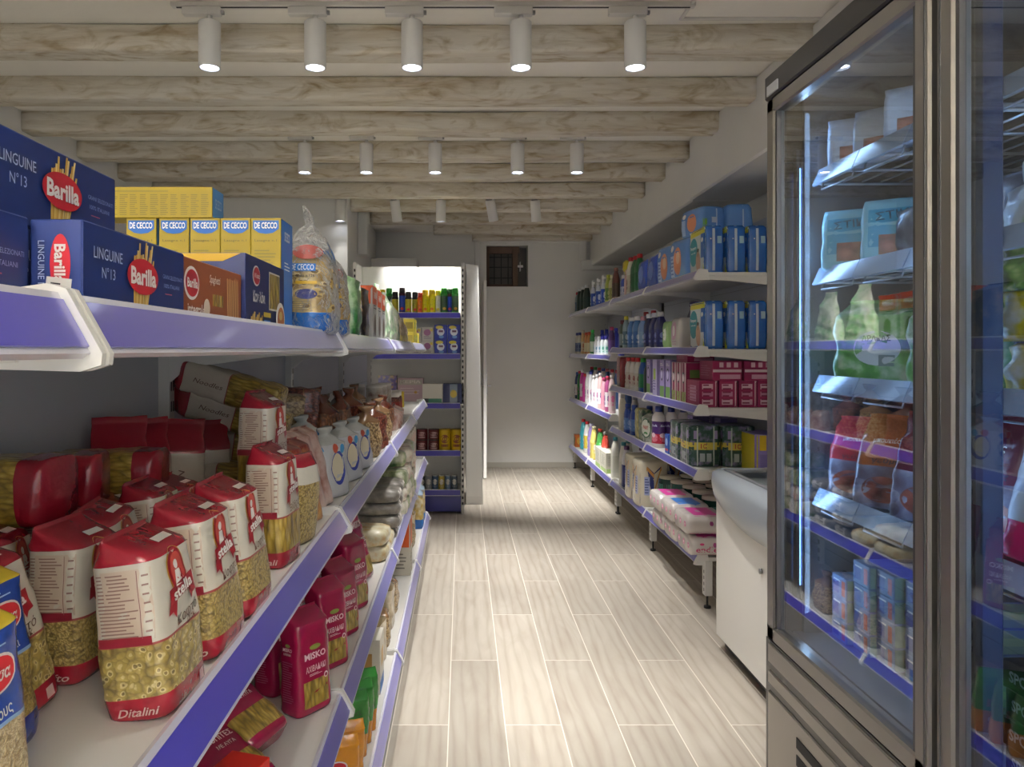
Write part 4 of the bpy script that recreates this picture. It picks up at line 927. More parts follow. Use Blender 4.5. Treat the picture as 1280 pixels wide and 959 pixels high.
for ci, x in enumerate(cols):
    for yi, y in enumerate((.83, .965, 1.10, 1.23, 1.36)):
        p = (S1, S2, S1)[(ci+yi) % 3]; s_ = .96+jit(.03)
        put(p, f'cream and maroon pasta bag, {["second", "third", "last"][ci]} row back from shelf edge, {ORD[yi]} from the camera', (x-.01+jit(.006), y-.03+jit(.008), z2), Q-.03+jit(.25 if ci else .1), scale=(s_, s_, s_*(.90-.03*ci+jit(.05))), tilt=(-.12+jit(.1), jit(.12)), group=g)
        k += 1
for i, (x, y, rr) in enumerate(((-.555, 1.03, -.05), (-.56, 1.16, .2), (-.52, 1.29, .1))):
    put(V3, f'yellow pasta bag with maroon end lying on the bags at the left, {["nearest the camera", "in the middle", "farthest back"][i]}', (x, y, z2+.205-.012*i), rr, tilt=(0, -PI/2), scale=(.82, 1.1, .68))
for i, (x, y, dz) in enumerate(((-.66, 1.43, .04), (-.645, 1.53, .05), (-.63, 1.64, .05), (-.595, 1.74, .04))):
    put(V2, f'grey backed maroon topped noodle bag standing by the shelf back, {ORD[i]} from the camera', (x, y, z2), .35+jit(.15), scale=(1.05, 1, 1.12-.05*i), tilt=(jit(.06), jit(.06)))
for i, (dx, dy, dz, rr) in enumerate(((0, 0, .315, -.12), (.01, .02, .25, -.05), (.0, .06, .19, .05), (-.01, -.04, .13, .0), (.02, .08, .07, .04))):
    put(V1, f'long cream and maroon noodle bag lying crosswise, {["topmost of the stack", "second from the top of the stack", "third from the top of the stack", "fourth from the top of the stack", "bottom of the stack"][i]}', (-.435+dx, 1.78+dy, z2+dz-.045), rr, tilt=(0, -PI/2+.28 if i < 2 else -PI/2+.12), scale=(.8, 1, 1))
put(ML1, 'blue topped orzo bag at the lower left corner of the second shelf', (-.468, .718, z2), Q-.05, scale=(1, 1, .86), tilt=(-.1, 0))
put(ML2, 'blue couscous bag closest to the camera on the second left shelf', (-.40, .585, z2), Q-.05, scale=(1, 1, .88), tilt=(-.05, 0))
# after the pasta: window pouch, red pouches, white sugar bags, brown nut bags
REDP = streaky('red_food_film', '8f2a24', 'd9b46c', '5a1a18'); PINKP = streaky('pale_pink_film', 'c9a79a', 'e0cfc4', '96553f')
WB = bag(.11, .08, .17, [(.08, ink('b7b9be')), (1, film('c3c4c6', .3))], 'gather', .25, seed=2, amp=.008, topm=film('b3b5b0', .4))
for f in ('f', 'l'): WB.ell(f, .0, .07, .03, .042, ink('2b3a94'), 1); WB.ell(f, -.005, .072, .023, .034, ink('cfc5a8'), 2); WB.ell(f, .02, .115, .01, .012, ink('3a86b8'), 2, 8); WB.ell(f, -.01, .118, .012, .012, ink('b8503a'), 2, 8)
WB.rect('l', -.01, .055, .04, .06, ink('8f9cc9'), 3); WB.lines('l', 0, .02, .05, .012, 2, ink('a04a3a'), 2)
WBP = Proto('sugar_bag', 'food bag', [('sugar_bag', WB)])
RB = Proto('food_pouch', 'food bag', [('food_pouch', bag(.11, .05, .20, [(.3, REDP), (1, REDP)], 'fold', .12, seed=4, amp=.004))])
PK = Proto('food_pouch', 'food bag', [('food_pouch', bag(.12, .045, .21, [(.5, PINKP), (1, PINKP)], 'fold', .12, seed=6, amp=.004))])
DW = MB(); DW.loft([(0, .05, .02, 0, 0, 3), (.01, .055, .028, 0, 0, 3), (.12, .055, .03, 0, 0, 3), (.15, .04, .02, 0, 0, 3), (.17, .035, .004, 0, 0, 3)], [PASTA_SMALL, PASTA_SMALL, CREAM, MAROON], 26, amp=.003, ns=25, step=.012)
RW = Proto('pasta_bag', 'pasta bag', [('pasta_bag', DW)])
put(RW, 'rounded clear bag of small pasta behind the twisted pasta bag', (-.35, 1.53, z2), Q-.3, scale=1.1, tilt=(.12, 0))
for i, y in enumerate((1.62, 1.70)): put(RB, f'red and gold food pouch leaning back on the second left shelf, {["nearer", "farther"][i]} one', (-.36, y, z2), Q-.35, tilt=(-.22, 0))
for i, y in enumerate((1.79, 1.88)): put(PK, f'pale pink food pouch leaning back on the second left shelf, {["nearer", "farther"][i]} one', (-.365, y, z2), Q-.3, tilt=(-.25, 0))
g = 'white and blue sugar bags on the second left shelf'
for i, (x, y) in enumerate(((-.365, 2.02), (-.36, 2.27), (-.355, 2.5), (-.48, 2.05), (-.48, 2.28), (-.59, 2.1))):
    put(WBP, f'white bag with blue ring print, {["front row nearest", "front row middle", "front row farthest", "behind the nearest", "behind the middle one", "farthest back by the panel"][i]}', (x, y, z2), Q-.35+jit(.1), scale=(1.05, 1.05, (1.1, 1.05, 1.0, 1.2, 1.15, 1.2)[i]), tilt=(-.08, jit(.04)), group=g)
def nutbag(c, sd, top): return Proto('nut_bag', 'food bag', [('nut_bag', bag(.13, .09, .18, [(.35, c), (.36, film('b58a5a')), (1, c)], 'gather', .3, seed=sd, amp=.010, topm=top))])
N1 = nutbag(NUTS, 3, film('5f2a18')); N2 = nutbag(SEEDS, 5, film('8c6a4a')); N3 = nutbag(GRAIN_DARK, 8, film('6b3a24'))
for i, (x, y, p, c) in enumerate(((-.37, 2.75, N2, 'beige seed'), (-.36, 2.97, N3, 'dark red legume'), (-.50, 2.70, N1, 'brown nut'), (-.49, 2.95, N1, 'brown nut'), (-.60, 2.85, N3, 'dark red legume'), (-.37, 3.2, N2, 'beige seed'), (-.50, 3.2, N3, 'dark red legume'), (-.62, 3.2, N1, 'brown nut'), (-.38, 3.42, N1, 'brown nut'), (-.5, 3.5, N2, 'beige seed'))):
    put(p, f'{c} bag on the second left shelf, {ORD[i]} counting from the sugar bags', (x, y, z2), Q-.3+jit(.3), scale=(1, 1, 1.05+.25*(x < -.45)), tilt=(jit(.08), jit(.08)))
for i, (x, y, dz) in enumerate(((-.6, 2.35, .20), (-.58, 2.45, .14), (-.6, 2.6, .21))):
    put(N3 if i else N2, f'brown bag lying on the rear pile of the second left shelf, {ORD[i]} along', (x+.1, y, z2+dz), .2, tilt=(0, -PI/2+.1), scale=(.8, 1, 1.25))
CAN = streaky('candle_print', 'a39c90', 'd4cfc6', '5a2a24')
TUBE = tin(.22, .042, CAN, plas('c9c6bf'), name='tub', cat='tub'); JR = jar(.16, .05, GRAIN_DARK, plas('d9d6cf'), card('8f2f28'))
for i, (x, y) in enumerate(((-.44, 3.72), (-.43, 3.84), (-.42, 3.96), (-.54, 3.8))): put(TUBE, f'tall grey and brown tub on the second left shelf, {["nearest", "second", "third", "one behind"][i]}', (x, y, z2), Q)
for i, (x, y) in enumerate(((-.40, 4.2), (-.40, 4.34), (-.5, 4.25))): put(JR, f'red jar with white lid on the second left shelf, {["front left", "front right", "behind the pair"][i]}', (x, y, z2), Q)
BB = Proto('food_packet', 'food bag', [('food_packet', bag(.10, .07, .10, [(1, PINKP)], 'fold', .3, seed=6, amp=.006))])
for i, (x, y) in enumerate(((-.36, 3.68), (-.35, 3.80), (-.35, 3.95), (-.36, 4.1))): put(BB, f'small pink and white packet at the shelf edge before the tubs, {ORD[i]} from the camera', (x, y, z2), Q+jit(.4))
SJ = tin(.07, .036, card('7a3a24'), plas('d9d6cf'), name='jar', cat='jar'); YJ = tin(.09, .04, card('b9a12c'), plas('c9b040'), name='tin_can')
for i, (x, y) in enumerate(((-.45, 4.7), (-.45, 4.85), (-.45, 5.0), (-.45, 5.15), (-.58, 4.75), (-.58, 4.9))): put((SJ, YJ)[i % 2], f'{["small brown", "small yellow"][i % 2]} tin near the far end of the second left shelf, {ORD[i]} along', (x, y, z2), 0, scale=1.2)

# ================================================================= shelf 3 (surface H-.842)
z3 = H-.8415
g = 'dark red pasta bags standing on the third left shelf'
for i, (x, y, s_, p) in enumerate(((-.365, 1.745, 1.0, MK1), (-.36, 1.985, .98, MK1), (-.36, 2.20, 1.0, MK2), (-.365, 2.42, 1.12, MK2), (-.455, 1.85, 1.05, MK1), (-.46, 2.08, 1.08, MK2), (-.46, 2.32, 1.1, MK1), (-.47, 2.55, 1.15, MK2), (-.56, 1.7, 1.05, MK1), (-.56, 1.95, 1.1, MK2), (-.57, 2.2, 1.1, MK1))):
    put(p, f'dark red pasta bag standing on the third left shelf, {["first in the front row", "second in the front row", "third in the front row", "fourth in the front row", "first in the second row", "second in the second row", "third in the second row", "fourth in the second row", "first in the rear row", "second in the rear row", "third in the rear row"][i]}', (x, y, z3), Q-.6+jit(.12), scale=s_, tilt=(-.05, 0), group=g)
put(MK3, 'dark red pasta bag leaning outward at the far end of the dark red group', (-.37, 2.72, z3), Q-.2, scale=1.2, tilt=(-.28, .05))
for i, (x, y, dz, a, rz) in enumerate(((-.395, 1.50, .05, -1.05, -.45), (-.385, 1.37, .024, -1.2, -.5), (-.45, 1.26, .03, -1.1, -.4), (-.43, 1.22, .034, -1.2, -.5))):
    put(MK3, f'dark red egg noodle bag slumped over, window toward the aisle, {["uppermost and farthest", "lowest at the shelf edge", "behind the lowest one", "nearest the camera"][i]}', (x, y, z3+dz), Q+rz, tilt=(a, 0), scale=1.05)
RC = carton(.10, .08, .14, card('c3271f'), [('e', 0, .6, .3, .2, ink('e9d8cf')), ('l', 0, .3, .6, .2, WHT, 2)], [('e', 0, .75, .3, .14, ink('d9a59a')), ('l', 0, .35, .6, .3, WHT, 3)])
put(RC, 'small red carton in front of the slumped dark red bags', (-.385, 1.26, z3), Q-.3, scale=.95)
SIL = Proto('food_pouch', 'food bag', [('food_pouch', bag(.12, .06, .2, [(1, streaky('silver_film', '7a726c', 'c9c4be', '3a2520'))], 'fold', .15, seed=14, amp=.006))])
put(SIL, 'crinkled silver and brown pouch at the near end of the third left shelf', (-.50, 1.13, z3), Q-.3, scale=1.05)
YP = streaky('yellow_block_film', 'cfc6a4', 'e6e0cf', 'c08a2a'); GP = streaky('grey_block_film', '77726c', '96918a', '4b4641')
def flat(c, name='food_block', w=.17, d=.24, h=.06, lab=None, seed=1):
    m = MB(); m.loft([(0, w*.46, d*.46, 0, 0, 5), (.008, w*.5, d*.5, 0, 0, 5), (h*.6, w*.52, d*.52, 0, 0, 5), (h-.008, w*.49, d*.49, 0, 0, 5), (h, w*.42, d*.42, 0, 0, 5)], c, 28, amp=.005, ns=22, seed=seed, step=.015)
    if lab: m.rect('f', 0, h*.5, w*.5, h*.7, lab, 1); m.lines('f', 0, h*.5, w*.42, h*.5, 4, ink('8b8780'), 2)
    return Proto(name, 'food packet', [(name, m)])
FY = flat(YP, seed=2); FG = flat(GP, lab=ink('cfcac2'), h=.055, seed=3)
for i, (y, dz) in enumerate(((3.02, 0), (3.02, .062), (3.2, 0))): put(FY, f'pale yellow food packet on the third left shelf, {["lower of the nearest pair", "upper of the nearest pair", "behind the pair"][i]}', (-.42, y, z3+dz), Q+jit(.1))
g = 'grey food packets stacked on the third left shelf'
for i in range(8):
    c, l = i//4, i % 4; put(FG, f'grey food packet with white label, {["nearer", "farther"][c]} stack, {["bottom", "second", "third", "top"][l]} layer', (-.41+jit(.01), 3.34+.2*c, z3+l*.056), Q+jit(.08), group=g)
F1 = streaky('white_green_print', 'cfc9b8', 'e6e2d6', '5a8a4a'); F2 = streaky('white_pink_print', 'd6cdbd', 'eae5da', 'b0405a'); F3 = streaky('green_print', '9aa57c', 'd9d6c4', '3a6a34')
FF = [flat(F1, 'flour_packet', .13, .2, .075, seed=4), flat(F2, 'flour_packet', .13, .2, .075, seed=5), flat(F3, 'flour_packet', .13, .2, .075, seed=6)]
g = 'coloured flour packets piled on the third left shelf'
for c in range(5):
    for l in range(4 if c else 3):
        put(FF[(c*2+l) % 3], f'patterned flour packet on the third left shelf, {ORD[c]} stack along, {["bottom", "second", "third", "top"][l]} layer', (-.39+jit(.015), 3.80+.155*c+jit(.01), z3+l*.0755), Q+jit(.12), group=g)
WJ = tin(.105, .052, film('c9c2b4', .2), plas('cfc8ba'), name='round_tub', logo=ink('b08a7a'), cat='tub')
for i in range(12):
    c, l = i % 4, i//4
    put(WJ, f'round white tub, end of the third left shelf, {["bottom", "middle", "top"][l]} layer, {ORD[c]} along', (-.37-.0*(c), 4.72+.115*c, z3+l*.1055), Q, group='round white tubs on the third left shelf')

# ================================================================= base shelf (surface H-1.262)
z4 = H-1.2615
GB = bag(.13, .04, .20, [(.42, film('c9821e')), (1, film('2a7a2c'))], 'fold', .08, seed=3, amp=.004); GB.ell('f', 0, .05, .028, .02, WHT, 1); GB.ell('f', 0, .05, .024, .016, REDI, 2); GB.text('f', 0, .14, .08, .014, 'ΚΟΥΣ ΚΟΥΣ', ink('1c4a1e'), 2, rot=.3); GB.rect('f', 0, .105, .07, .025, ink('8f5a2c'), 1)
GBP = Proto('food_pouch', 'food bag', [('food_pouch', GB)])
OB = bag(.13, .04, .20, [(1, film('d08a1c'))], 'fold', .08, seed=6, amp=.004); OB.ell('f', 0, .12, .03, .022, WHT, 1); OB.ell('f', 0, .12, .026, .018, REDI, 2); OB.rect('f', 0, .05, .08, .04, ink('a8662a'), 1)
OBP = Proto('food_pouch', 'food bag', [('food_pouch', OB)])
for i, (x, y) in enumerate(((-.36, 2.46), (-.365, 2.38), (-.37, 2.30))): put(GBP, f'green pouch with orange base on the bottom left shelf, {["farthest", "middle", "nearest"][i]} of three', (x, y, z4), .35, tilt=(.25, 0), scale=1.15)
for i, (x, y) in enumerate(((-.36, 2.17), (-.365, 2.09), (-.5, 2.15))): put(OBP, f'orange pouch on the bottom left shelf, {["front row, next to the green ones", "front row, nearest", "back row"][i]}', (x, y, z4), .35, tilt=(.3, 0), scale=1.05)
BX1 = carton(.13, .12, .2, card('d0cbbd'), [('r', 0, .12, 1, .22, card('2a66ac')), ('r', 0, .6, .5, .3, card('c9a25a'))], [('r', 0, .12, 1, .22, card('2a66ac')), ('r', 0, .6, .5, .3, card('a9824a'))])
put(BX1, 'cream carton with blue foot on the bottom left shelf', (-.36, 2.78, z4), Q)
DB = Proto('food_bag', 'food bag', [('food_bag', bag(.14, .09, .22, [(1, BW)], 'gather', .25, seed=15, amp=.006, topm=film('8c7a5c')))])
for i, (x, y) in enumerate(((-.36, 3.0), (-.36, 3.2), (-.36, 3.4), (-.36, 3.6), (-.49, 3.1), (-.49, 3.35), (-.36, 4.55), (-.36, 4.75), (-.36, 4.95))): put((DB, N2)[i % 2], f'brown speckled food bag on the bottom left shelf, {ORD[i]} counting from the camera', (x, y, z4), Q+jit(.3), scale=1.05+jit(.06))
OW = carton(.06, .10, .32, card('c9c3b4'), [('r', 0, .74, 1, .5, card('d2571f')), ('l', 0, .25, .6, .3, ink('77736a'), 5)], [('r', 0, .74, 1, .5, card('d2571f')), ('l', 0, .25, .6, .3, ink('77736a'), 5)])
for i, y in enumerate((4.18, 4.26)): put(OW, f'tall orange and cream carton on the bottom left shelf, {["nearer", "farther"][i]} of two', (-.34, y, z4), Q)
FB = Proto('food_bag', 'food bag', [('food_bag', bag(.15, .10, .27, [(.28, film('2166b4')), (1, streaky('yellow_blue_film', 'b99a3a', 'd8d2b8', '2a6aa8'))], 'gather', .2, seed=16, amp=.006, topm=film('9ab0c4')))])
for i, y in enumerate((5.3, 5.5)): put(FB, f'blue footed yellow food bag at the far end of the bottom left shelf, {["nearer", "farther"][i]} one', (-.33, y, z4), Q, scale=1.1)
# ================================================================= CROSS GONDOLA (front at y 6.80)
def X(px, y=6.88): return (px-578)*y/930
YL = card('d9c81c'); 
A_bk = aerosol(.205, .030, card('1c1c1e'), plas('18181a'), card('a8a020')); A_mr = aerosol(.245, .032, card('4a1a2c'), plas('2a1a1c'), card('1f3fa8'))
A_or = aerosol(.20, .024, card('d85a1c'), plas('b8301c'), card('e07a20')); A_yl = aerosol(.225, .033, YL, plas('e8c81c'), card('e0d81c'), col2=ink('d8781c'))
A_wy = aerosol(.22, .030, card('e4e4da'), plas('d9d41c'), card('e8e8e2'), logo=ink('c9c48a'), col2=ink('e4d84a')); A_gr = aerosol(.24, .033, card('2f8a34'), plas('2a9a34'), card('3a5a40'), col2=ink('d8a83a')); A_bl = aerosol(.235, .030, card('5a2a2c'), plas('1a5a24'), card('1c3fb8'))
zz = H+.3285; g = 'insect spray cans on the top of the end bay'
for i, (px, p, c) in enumerate(((478, A_yl, 'yellow'), (486, A_gr, 'green'), (494, A_bk, 'black and yellow'), (502.5, A_mr, 'tall maroon and blue'), (510.5, A_bk, 'black and yellow'), (518.5, A_bk, 'black and yellow'), (525, A_or, 'slim orange'), (531.5, A_yl, 'yellow'), (540, A_yl, 'yellow'), (547.5, A_wy, 'white and yellow'), (555, A_gr, 'green'), (562, A_bl, 'dark and blue with green cap'), (569, A_gr, 'green'))):
    put(p, f'{c} spray can on the end bay, {ORD[i]} from the left', (X(px), 6.885+.03*(i % 2 and 1), zz), jit(.15), group=g)
BLUEBOX = carton(.115, .08, .137, card('1b2f9c'), [('p', 0)] if False else [('e', -.1, .82, .3, .12, ink('d8c83a')), ('e', 0, .52, .3, .26, ink('dfe4ee')), ('r', .02, .56, .34, .14, ink('5a2a50'), 3), ('e', .05, .18, .2, .1, ink('6a9ad8'))], bev=.002)
zz = H-.0465; g = 'blue repellent boxes on the second shelf of the end bay'
for i, (px, l) in enumerate(((551, 0), (567.5, 0), (551, 1), (567.5, 1))): put(BLUEBOX, f'dark blue repellent box, {["lower", "upper"][l]} {["left", "right"][i % 2]}', (X(px), 6.88, zz+l*.1375), 0, group=g)
WPB = carton(.108, .07, .125, card('cfcbc4'), [('e', -.05, .62, .3, .24, ink('8a4a7a')), ('r', .3, .8, .22, .2, ink('c9b33a')), ('l', 0, .25, .7, .25, ink('7a6a8a'), 3)], bev=.002); g = 'white and purple boxes on the second shelf of the end bay'
for i, px in enumerate((472, 488, 504, 519.5, 535)): put(WPB, f'white and purple box on the end bay, lower row, {ORD[i]} from the left', (X(px), 6.88, zz), 0, group=g)
for i, px in enumerate((504, 519.5, 535)): put(WPB, f'white and purple box on the end bay, upper row, {ORD[i]} from the left', (X(px), 6.885, zz+.1255), 0, group=g)
zz = H-.4985
put(carton(.17, .10, .26, streaky('purple_yellow_print', '5a4a84', 'c9a83a', '332a5a')), 'purple and yellow box at the left of the third shelf of the end bay', (X(485), 6.88, zz), 0)
PB = carton(.235, .12, .235, card('b49aa4'), [('r', 0, .84, 1, .2, card('a8a39a')), ('t', 0, .86, .8, .12, 'ΚΕΡΙΑ', ink('cfc8c2')), ('l', 0, .5, .8, .3, ink('c9b8bd'), 3), ('e', .2, .45, .06, .06, ink('b9903a'))])
put(PB, 'large pinkish grey carton on the third shelf of the end bay', (X(513.5), 6.90, zz), 0)
put(carton(.185, .10, .185, card('dad8ce'), [('r', 0, .14, 1, .25, card('2f6f58')), ('r', -.3, .17, .2, .2, ink('1a2a2c'), 3)]), 'white carton with green foot on the third shelf of the end bay', (X(541), 6.86, zz), 0)
put(carton(.19, .12, .185, card('28305a'), [('r', 0, .5, .36, .96, card('8a98a8')), ('e', 0, .5, .16, .2, ink('d2b84a')), ('r', .35, .5, .1, .96, card('3a4470'))], [('r', 0, .5, .8, .9, card('1c2448'))]), 'navy carton with pale stripe and gold emblem overhanging the upright', (X(567), 6.86, zz), 0)
zz = H-.9315; RT = tin(.10, .052, card('5a1c22'), plas('2a1416'), logo=ink('a88a8a')); YT = tin(.20, .056, card('c4a415'), plas('a88c1c'), logo=ink('7a3a1c'))
for i in range(6): put(RT, f'dark red tin on the fourth shelf of the end bay, {["lower", "upper"][i//3]} layer, {["left", "middle", "right"][i % 3]}', (X(512.5+15*(i % 3)), 6.875, zz+.1005*(i//3)), 0, group='dark red tins on the end bay')
for i, px in enumerate((556, 571)): put(YT, f'yellow tin on the fourth shelf of the end bay, {["left", "right"][i]} of two', (X(px), 6.875, zz), 0)
zz = H-1.2915
for i, (px, c, n_) in enumerate(((528, '3a3f4a', 'dark'), (536, '8a8f96', 'grey'), (544, '3f5a7a', 'blue'), (552, 'b8a23a', 'yellow'), (560, '6a7f96', 'pale blue'), (568, '4a5a6a', 'slate'))):
    put(tin(.135, .028, card(c), plas('b9b9b4'), logo=ink('d0cdc4')), f'{n_} tin on the bottom shelf of the end bay', (X(px), 6.86, zz), 0)

# ================================================================= RIGHT GONDOLA
RQ = -PI/2
def RR(p, y, z, label, rows=1, dx=.09, x0=1.40, d=.07, rot=0, sc=1, group=None, words=None):
    for k in range(rows):
        lb = label if rows == 1 else f'{label}, {["front row", "second row back", "third row back", "fourth row back"][k]}'
        put(p, lb, (x0+d/2+k*dx, y, z), RQ+rot, scale=sc, group=group)
wp = plas('d8d8d6')
BT = {}
def B(key, *a, **k):
    if key not in BT: BT[key] = bottle(*a, **k)
    return BT[key]
dkgreen = plas('10281c'); redc = plas('b3202a'); bluec = plas('22307a'); whitec = plas('dedede')
# --- top shelf, H+.448
z5 = H+.4435
RR(B('wc', .27, .08, .06, plas('8a9a9c'), redc, label=card('4a6a80'), logo=ink('c9a0a0'), n=2.2), 9.28, z5, 'grey cleaner bottle with red cap at the far end of the top right shelf')
for i, y in enumerate((9.08, 8.83, 8.58)): RR(B('dg', .30, .10, .08, dkgreen, whitec, label=card('14302a'), neck=.4), y, z5, f'dark green bottle with white cap on the top right shelf, {["farthest", "middle", "nearest"][i]} of three')
SPR = B('spr', .32, .10, .06, plas('cfd3dc'), whitec, caph=.08, label=card('2a4fb0'), logo=ink('d8e0f0'), trigger=True, lab=(.1, .7), name='spray_bottle')
for i, y in enumerate((8.15, 7.85, 7.55)): RR(SPR, y, z5, f'white and blue trigger spray bottle on the top right shelf, {["farthest", "middle", "nearest"][i]} of three')
RR(B('yg', .29, .09, .07, plas('a8b04a'), plas('b9bf3a'), label=card('5a7a3a'), logo=ink('d0cf8a')), 7.3, z5, 'yellow green bottle beside the spray bottles')
RR(B('yg2', .27, .09, .07, plas('b9b48a'), plas('d9d9b8'), label=card('8a8a4a'), logo=ink('d0cf8a')), 7.12, z5, 'pale olive bottle beside the yellow green one')
RR(B('br', .32, .09, .07, plas('5a2c28'), plas('8a5a4a'), label=card('4a3a30')), 6.95, z5, 'dark brown bottle on the top right shelf')
m = MB(); m.cyl((0, 0, 0), .014, .28, plas('c9c23a'), seg=12); m.loft([(.26, .01, .01), (.27, .05, .03), (.31, .065, .035), (.35, .05, .03), (.37, .01, .01)], plas('c8b81c'), 20, amp=.004, ns=60); m.ell('f', 0, .315, .02, .02, ink('8a4a2a'), 1)
m.cyl((0, 0, 0), .04, .02, plas('c9c23a'), seg=16)
RR(Proto('cleaning_brush', 'brush', [('cleaning_brush', m)]), 6.78, z5, 'round yellow cleaning brush standing on the top right shelf', x0=1.46)
RR(B('bw', .22, .08, .05, plas('3a4fa8'), whitec, label=card('d0d4e4'), logo=ink('3a50a0')), 6.62, z5, 'small blue bottle with white cap on the top right shelf')
RR(B('pk', .25, .06, .05, plas('c9a8a4'), plas('d8c0ba')), 6.48, z5, 'slim pale pink bottle on the top right shelf')
RR(B('wr', .34, .10, .07, plas('dcdad2'), redc, label=card('c9c2b0'), logo=ink('8a6a5a'), n=3), 6.33, z5, 'tall white bottle with red cap on the top right shelf')
for i, y in enumerate((6.15, 6.02)): RR(B('gb', .33, .11, .08, plas('1f6a34'), redc, label=card('1a5a2c'), n=3), y, z5, f'large green bottle with red cap on the top right shelf, {["farther", "nearer"][i]} of two', rot=.1)
bl1 = film('2b4fb4', .3); lb = film('5f8fd0', .3); lbl = film('7fa4d8', .25); tq = card('2a8f9a'); db = film('1c5aa8', .2)
P1 = softpack(.26, .14, .25, bl1, [('r', ('r', 0, .12, .014, .24, ink('6f9ad0'))), ('r', ('l', .03, .07, .04, .05, ink('c9cfe0'), 3)), ('f', ('e', 0, .14, .07, .07, ink('6a86cc')))], seed=3)
for i, y in enumerate((5.82, 5.52)): RR(P1, y, z5, f'blue towel pack on the top right shelf, {["farther", "nearer"][i]} of two', d=.14)
P2 = softpack(.30, .17, .27, lb, [('f', ('e', .0, .13, .06, .09, ink('d88a5a'))), ('f', ('e', .01, .15, .03, .04, ink('e8c8a8'), 3)), ('f', ('e', -.09, .22, .022, .022, WHT, 3)), ('f', ('r', -.08, .1, .06, .14, ink('b9cce8'))), ('f', ('l', -.08, .1, .05, .12, ink('2f58a8'), 5)), ('r', ('r', 0, .13, .012, .26, ink('c2d4ec')))], seed=5)
for i, y in enumerate((5.16, 4.84)): RR(P2, y, z5, f'light blue nappy pack with orange print on the top right shelf, {["farther", "nearer"][i]} of two', d=.17, rot=.12)
P3 = softpack(.28, .19, .26, lb, [('f', ('e', .02, .13, .06, .08, ink('e0936a'))), ('f', ('e', -.08, .2, .022, .022, WHT, 3)), ('f', ('r', -.09, .1, .05, .14, ink('a8c4e4'))), ('r', ('r', 0.02, .13, .010, .25, ink('c2d4ec'))), ('r', ('r', -.07, .1, .03, .1, ink('6aa03a'))), ('r', ('r', .0, .14, .04, .05, ink('d0d8e8'), 3))], seed=6)
put(P3, 'light blue nappy pack lying on top of the front packs', (1.55, 4.80, z5+.272), RQ+.25, scale=(.9, .9, .72))
put(P3, 'light blue nappy pack at the top right against the wall', (1.735, 4.78, z5+.02), RQ, scale=(.95, .9, 1.72))
put(softpack(.45, .14, .10, film('1f5a3a', .3), [('f', ('e', .1, .05, .05, .03, ink('8ab08a'))), ('t', ('e', 0, 0, .12, .04, ink('7aa88a')))], seed=7), 'long dark green pack lying behind the light blue ones', (1.70, 5.35, z5+.27), RQ)
def pampers(fw=.30, d=.115, h=.285):
    yl = ink('d8cf2a'); wt = ink('dfe4e4')
    return softpack(fw, d, h, db, [('f', ('r', 0, h/2, fw*.95, h*.96, ink('d5dcdc'))), ('f', ('r', 0, h*.91, fw*.9, h*.13, yl, 2)), ('f', ('e', -fw*.18, h*.52, fw*.26, h*.3, tq, 3)), ('f', ('t', -fw*.18, h*.6, fw*.36, h*.09, 'Pampers', WHT, 4)), ('f', ('t', -fw*.18, h*.5, fw*.3, h*.04, 'active baby', WHT, 4)),
        ('f', ('e', fw*.12, h*.28, fw*.14, h*.22, ink('c99f80'), 5)), ('f', ('e', fw*.12, h*.47, fw*.07, h*.08, ink('b98a6a'), 5)), ('f', ('e', fw*.12, h*.53, fw*.075, h*.04, ink('3a2a22'), 6)), ('f', ('r', fw*.36, h*.6, fw*.17, h*.5, ink('1f5fae'), 4)), ('f', ('e', fw*.36, h*.72, fw*.06, h*.05, WHT, 5)),
        ('r', ('r', -d*.05, h/2, d*.13, h*.98, ink('c4d0dc'))), ('r', ('r', d*.24, h*.70, d*.22, h*.15, ink('9fc2cf'))), ('r', ('e', -d*.2, h*.72, .004, .004, WHT)), ('r', ('r', -d*.47, h/2, d*.07, h*.97, ink('bfc63a')))], seed=8, bulge=.02, n=9, amp=.002)
PM = pampers()
for (zs, nm) in ((z5, 'top'), (H+.0035, 'second highest')):
    z_ = zs if nm == 'top' else H-.0 + .0025
    for i, (x, y) in enumerate(((1.475, 4.50), (1.605, 4.50), (1.73, 4.50))):
        put(PM, f'blue nappy pack with yellow and teal front, {nm} right shelf, {["nearest the aisle", "middle", "against the back panel"][i]}', (x, y, z_ if nm == 'top' else H+.0025), RQ, scale=(1, 1.0, 1), tilt=(0, 0))
# --- second shelf
z_n = H+.0025; z_f = H-.0615
far4 = [(9.3, B('bc', .27, .07, .05, plas('c9c6ba'), bluec, label=card('6a7a9a'), logo=ink('2a3a70'), name='cleaner_bottle'), 'white bottle with blue cap'), (9.1, 'bc', ''), (8.85, B('ow', .29, .08, .05, plas('d0a870'), plas('c9bfae'), label=card('c9b89a'), logo=ink('b06a3a')), 'amber bottle with pale cap'), (8.62, B('or', .26, .08, .05, plas('c0824a'), plas('b8452a'), label=card('d8cfa8')), 'orange bottle'), (8.42, B('or', .26, .08, .05, plas('c0824a'), plas('b8452a')), 'orange bottle'),
        (8.2, B('gw', .28, .08, .06, plas('3a8a4a'), plas('2a9a3a'), label=card('d9e4d4')), 'green bottle with green cap'), (7.98, B('ww', .20, .07, .05, plas('e6e8ec'), plas('e8e8ec'), label=card('dfe6f0'), logo=ink('7aa8c8')), 'small white bottle'), (7.8, 'ww', ''), (7.62, B('wl', .20, .075, .05, plas('dfe6ea'), plas('3a3ab0'), label=card('c9dfe0'), logo=ink('5aa89a')), 'small blue capped white bottle'), (7.42, 'wl', ''), (7.15, B('pu', .28, .08, .06, plas('4a2a6a'), plas('b03a6a'), label=card('6a4a8a')), 'purple bottle with pink cap')]
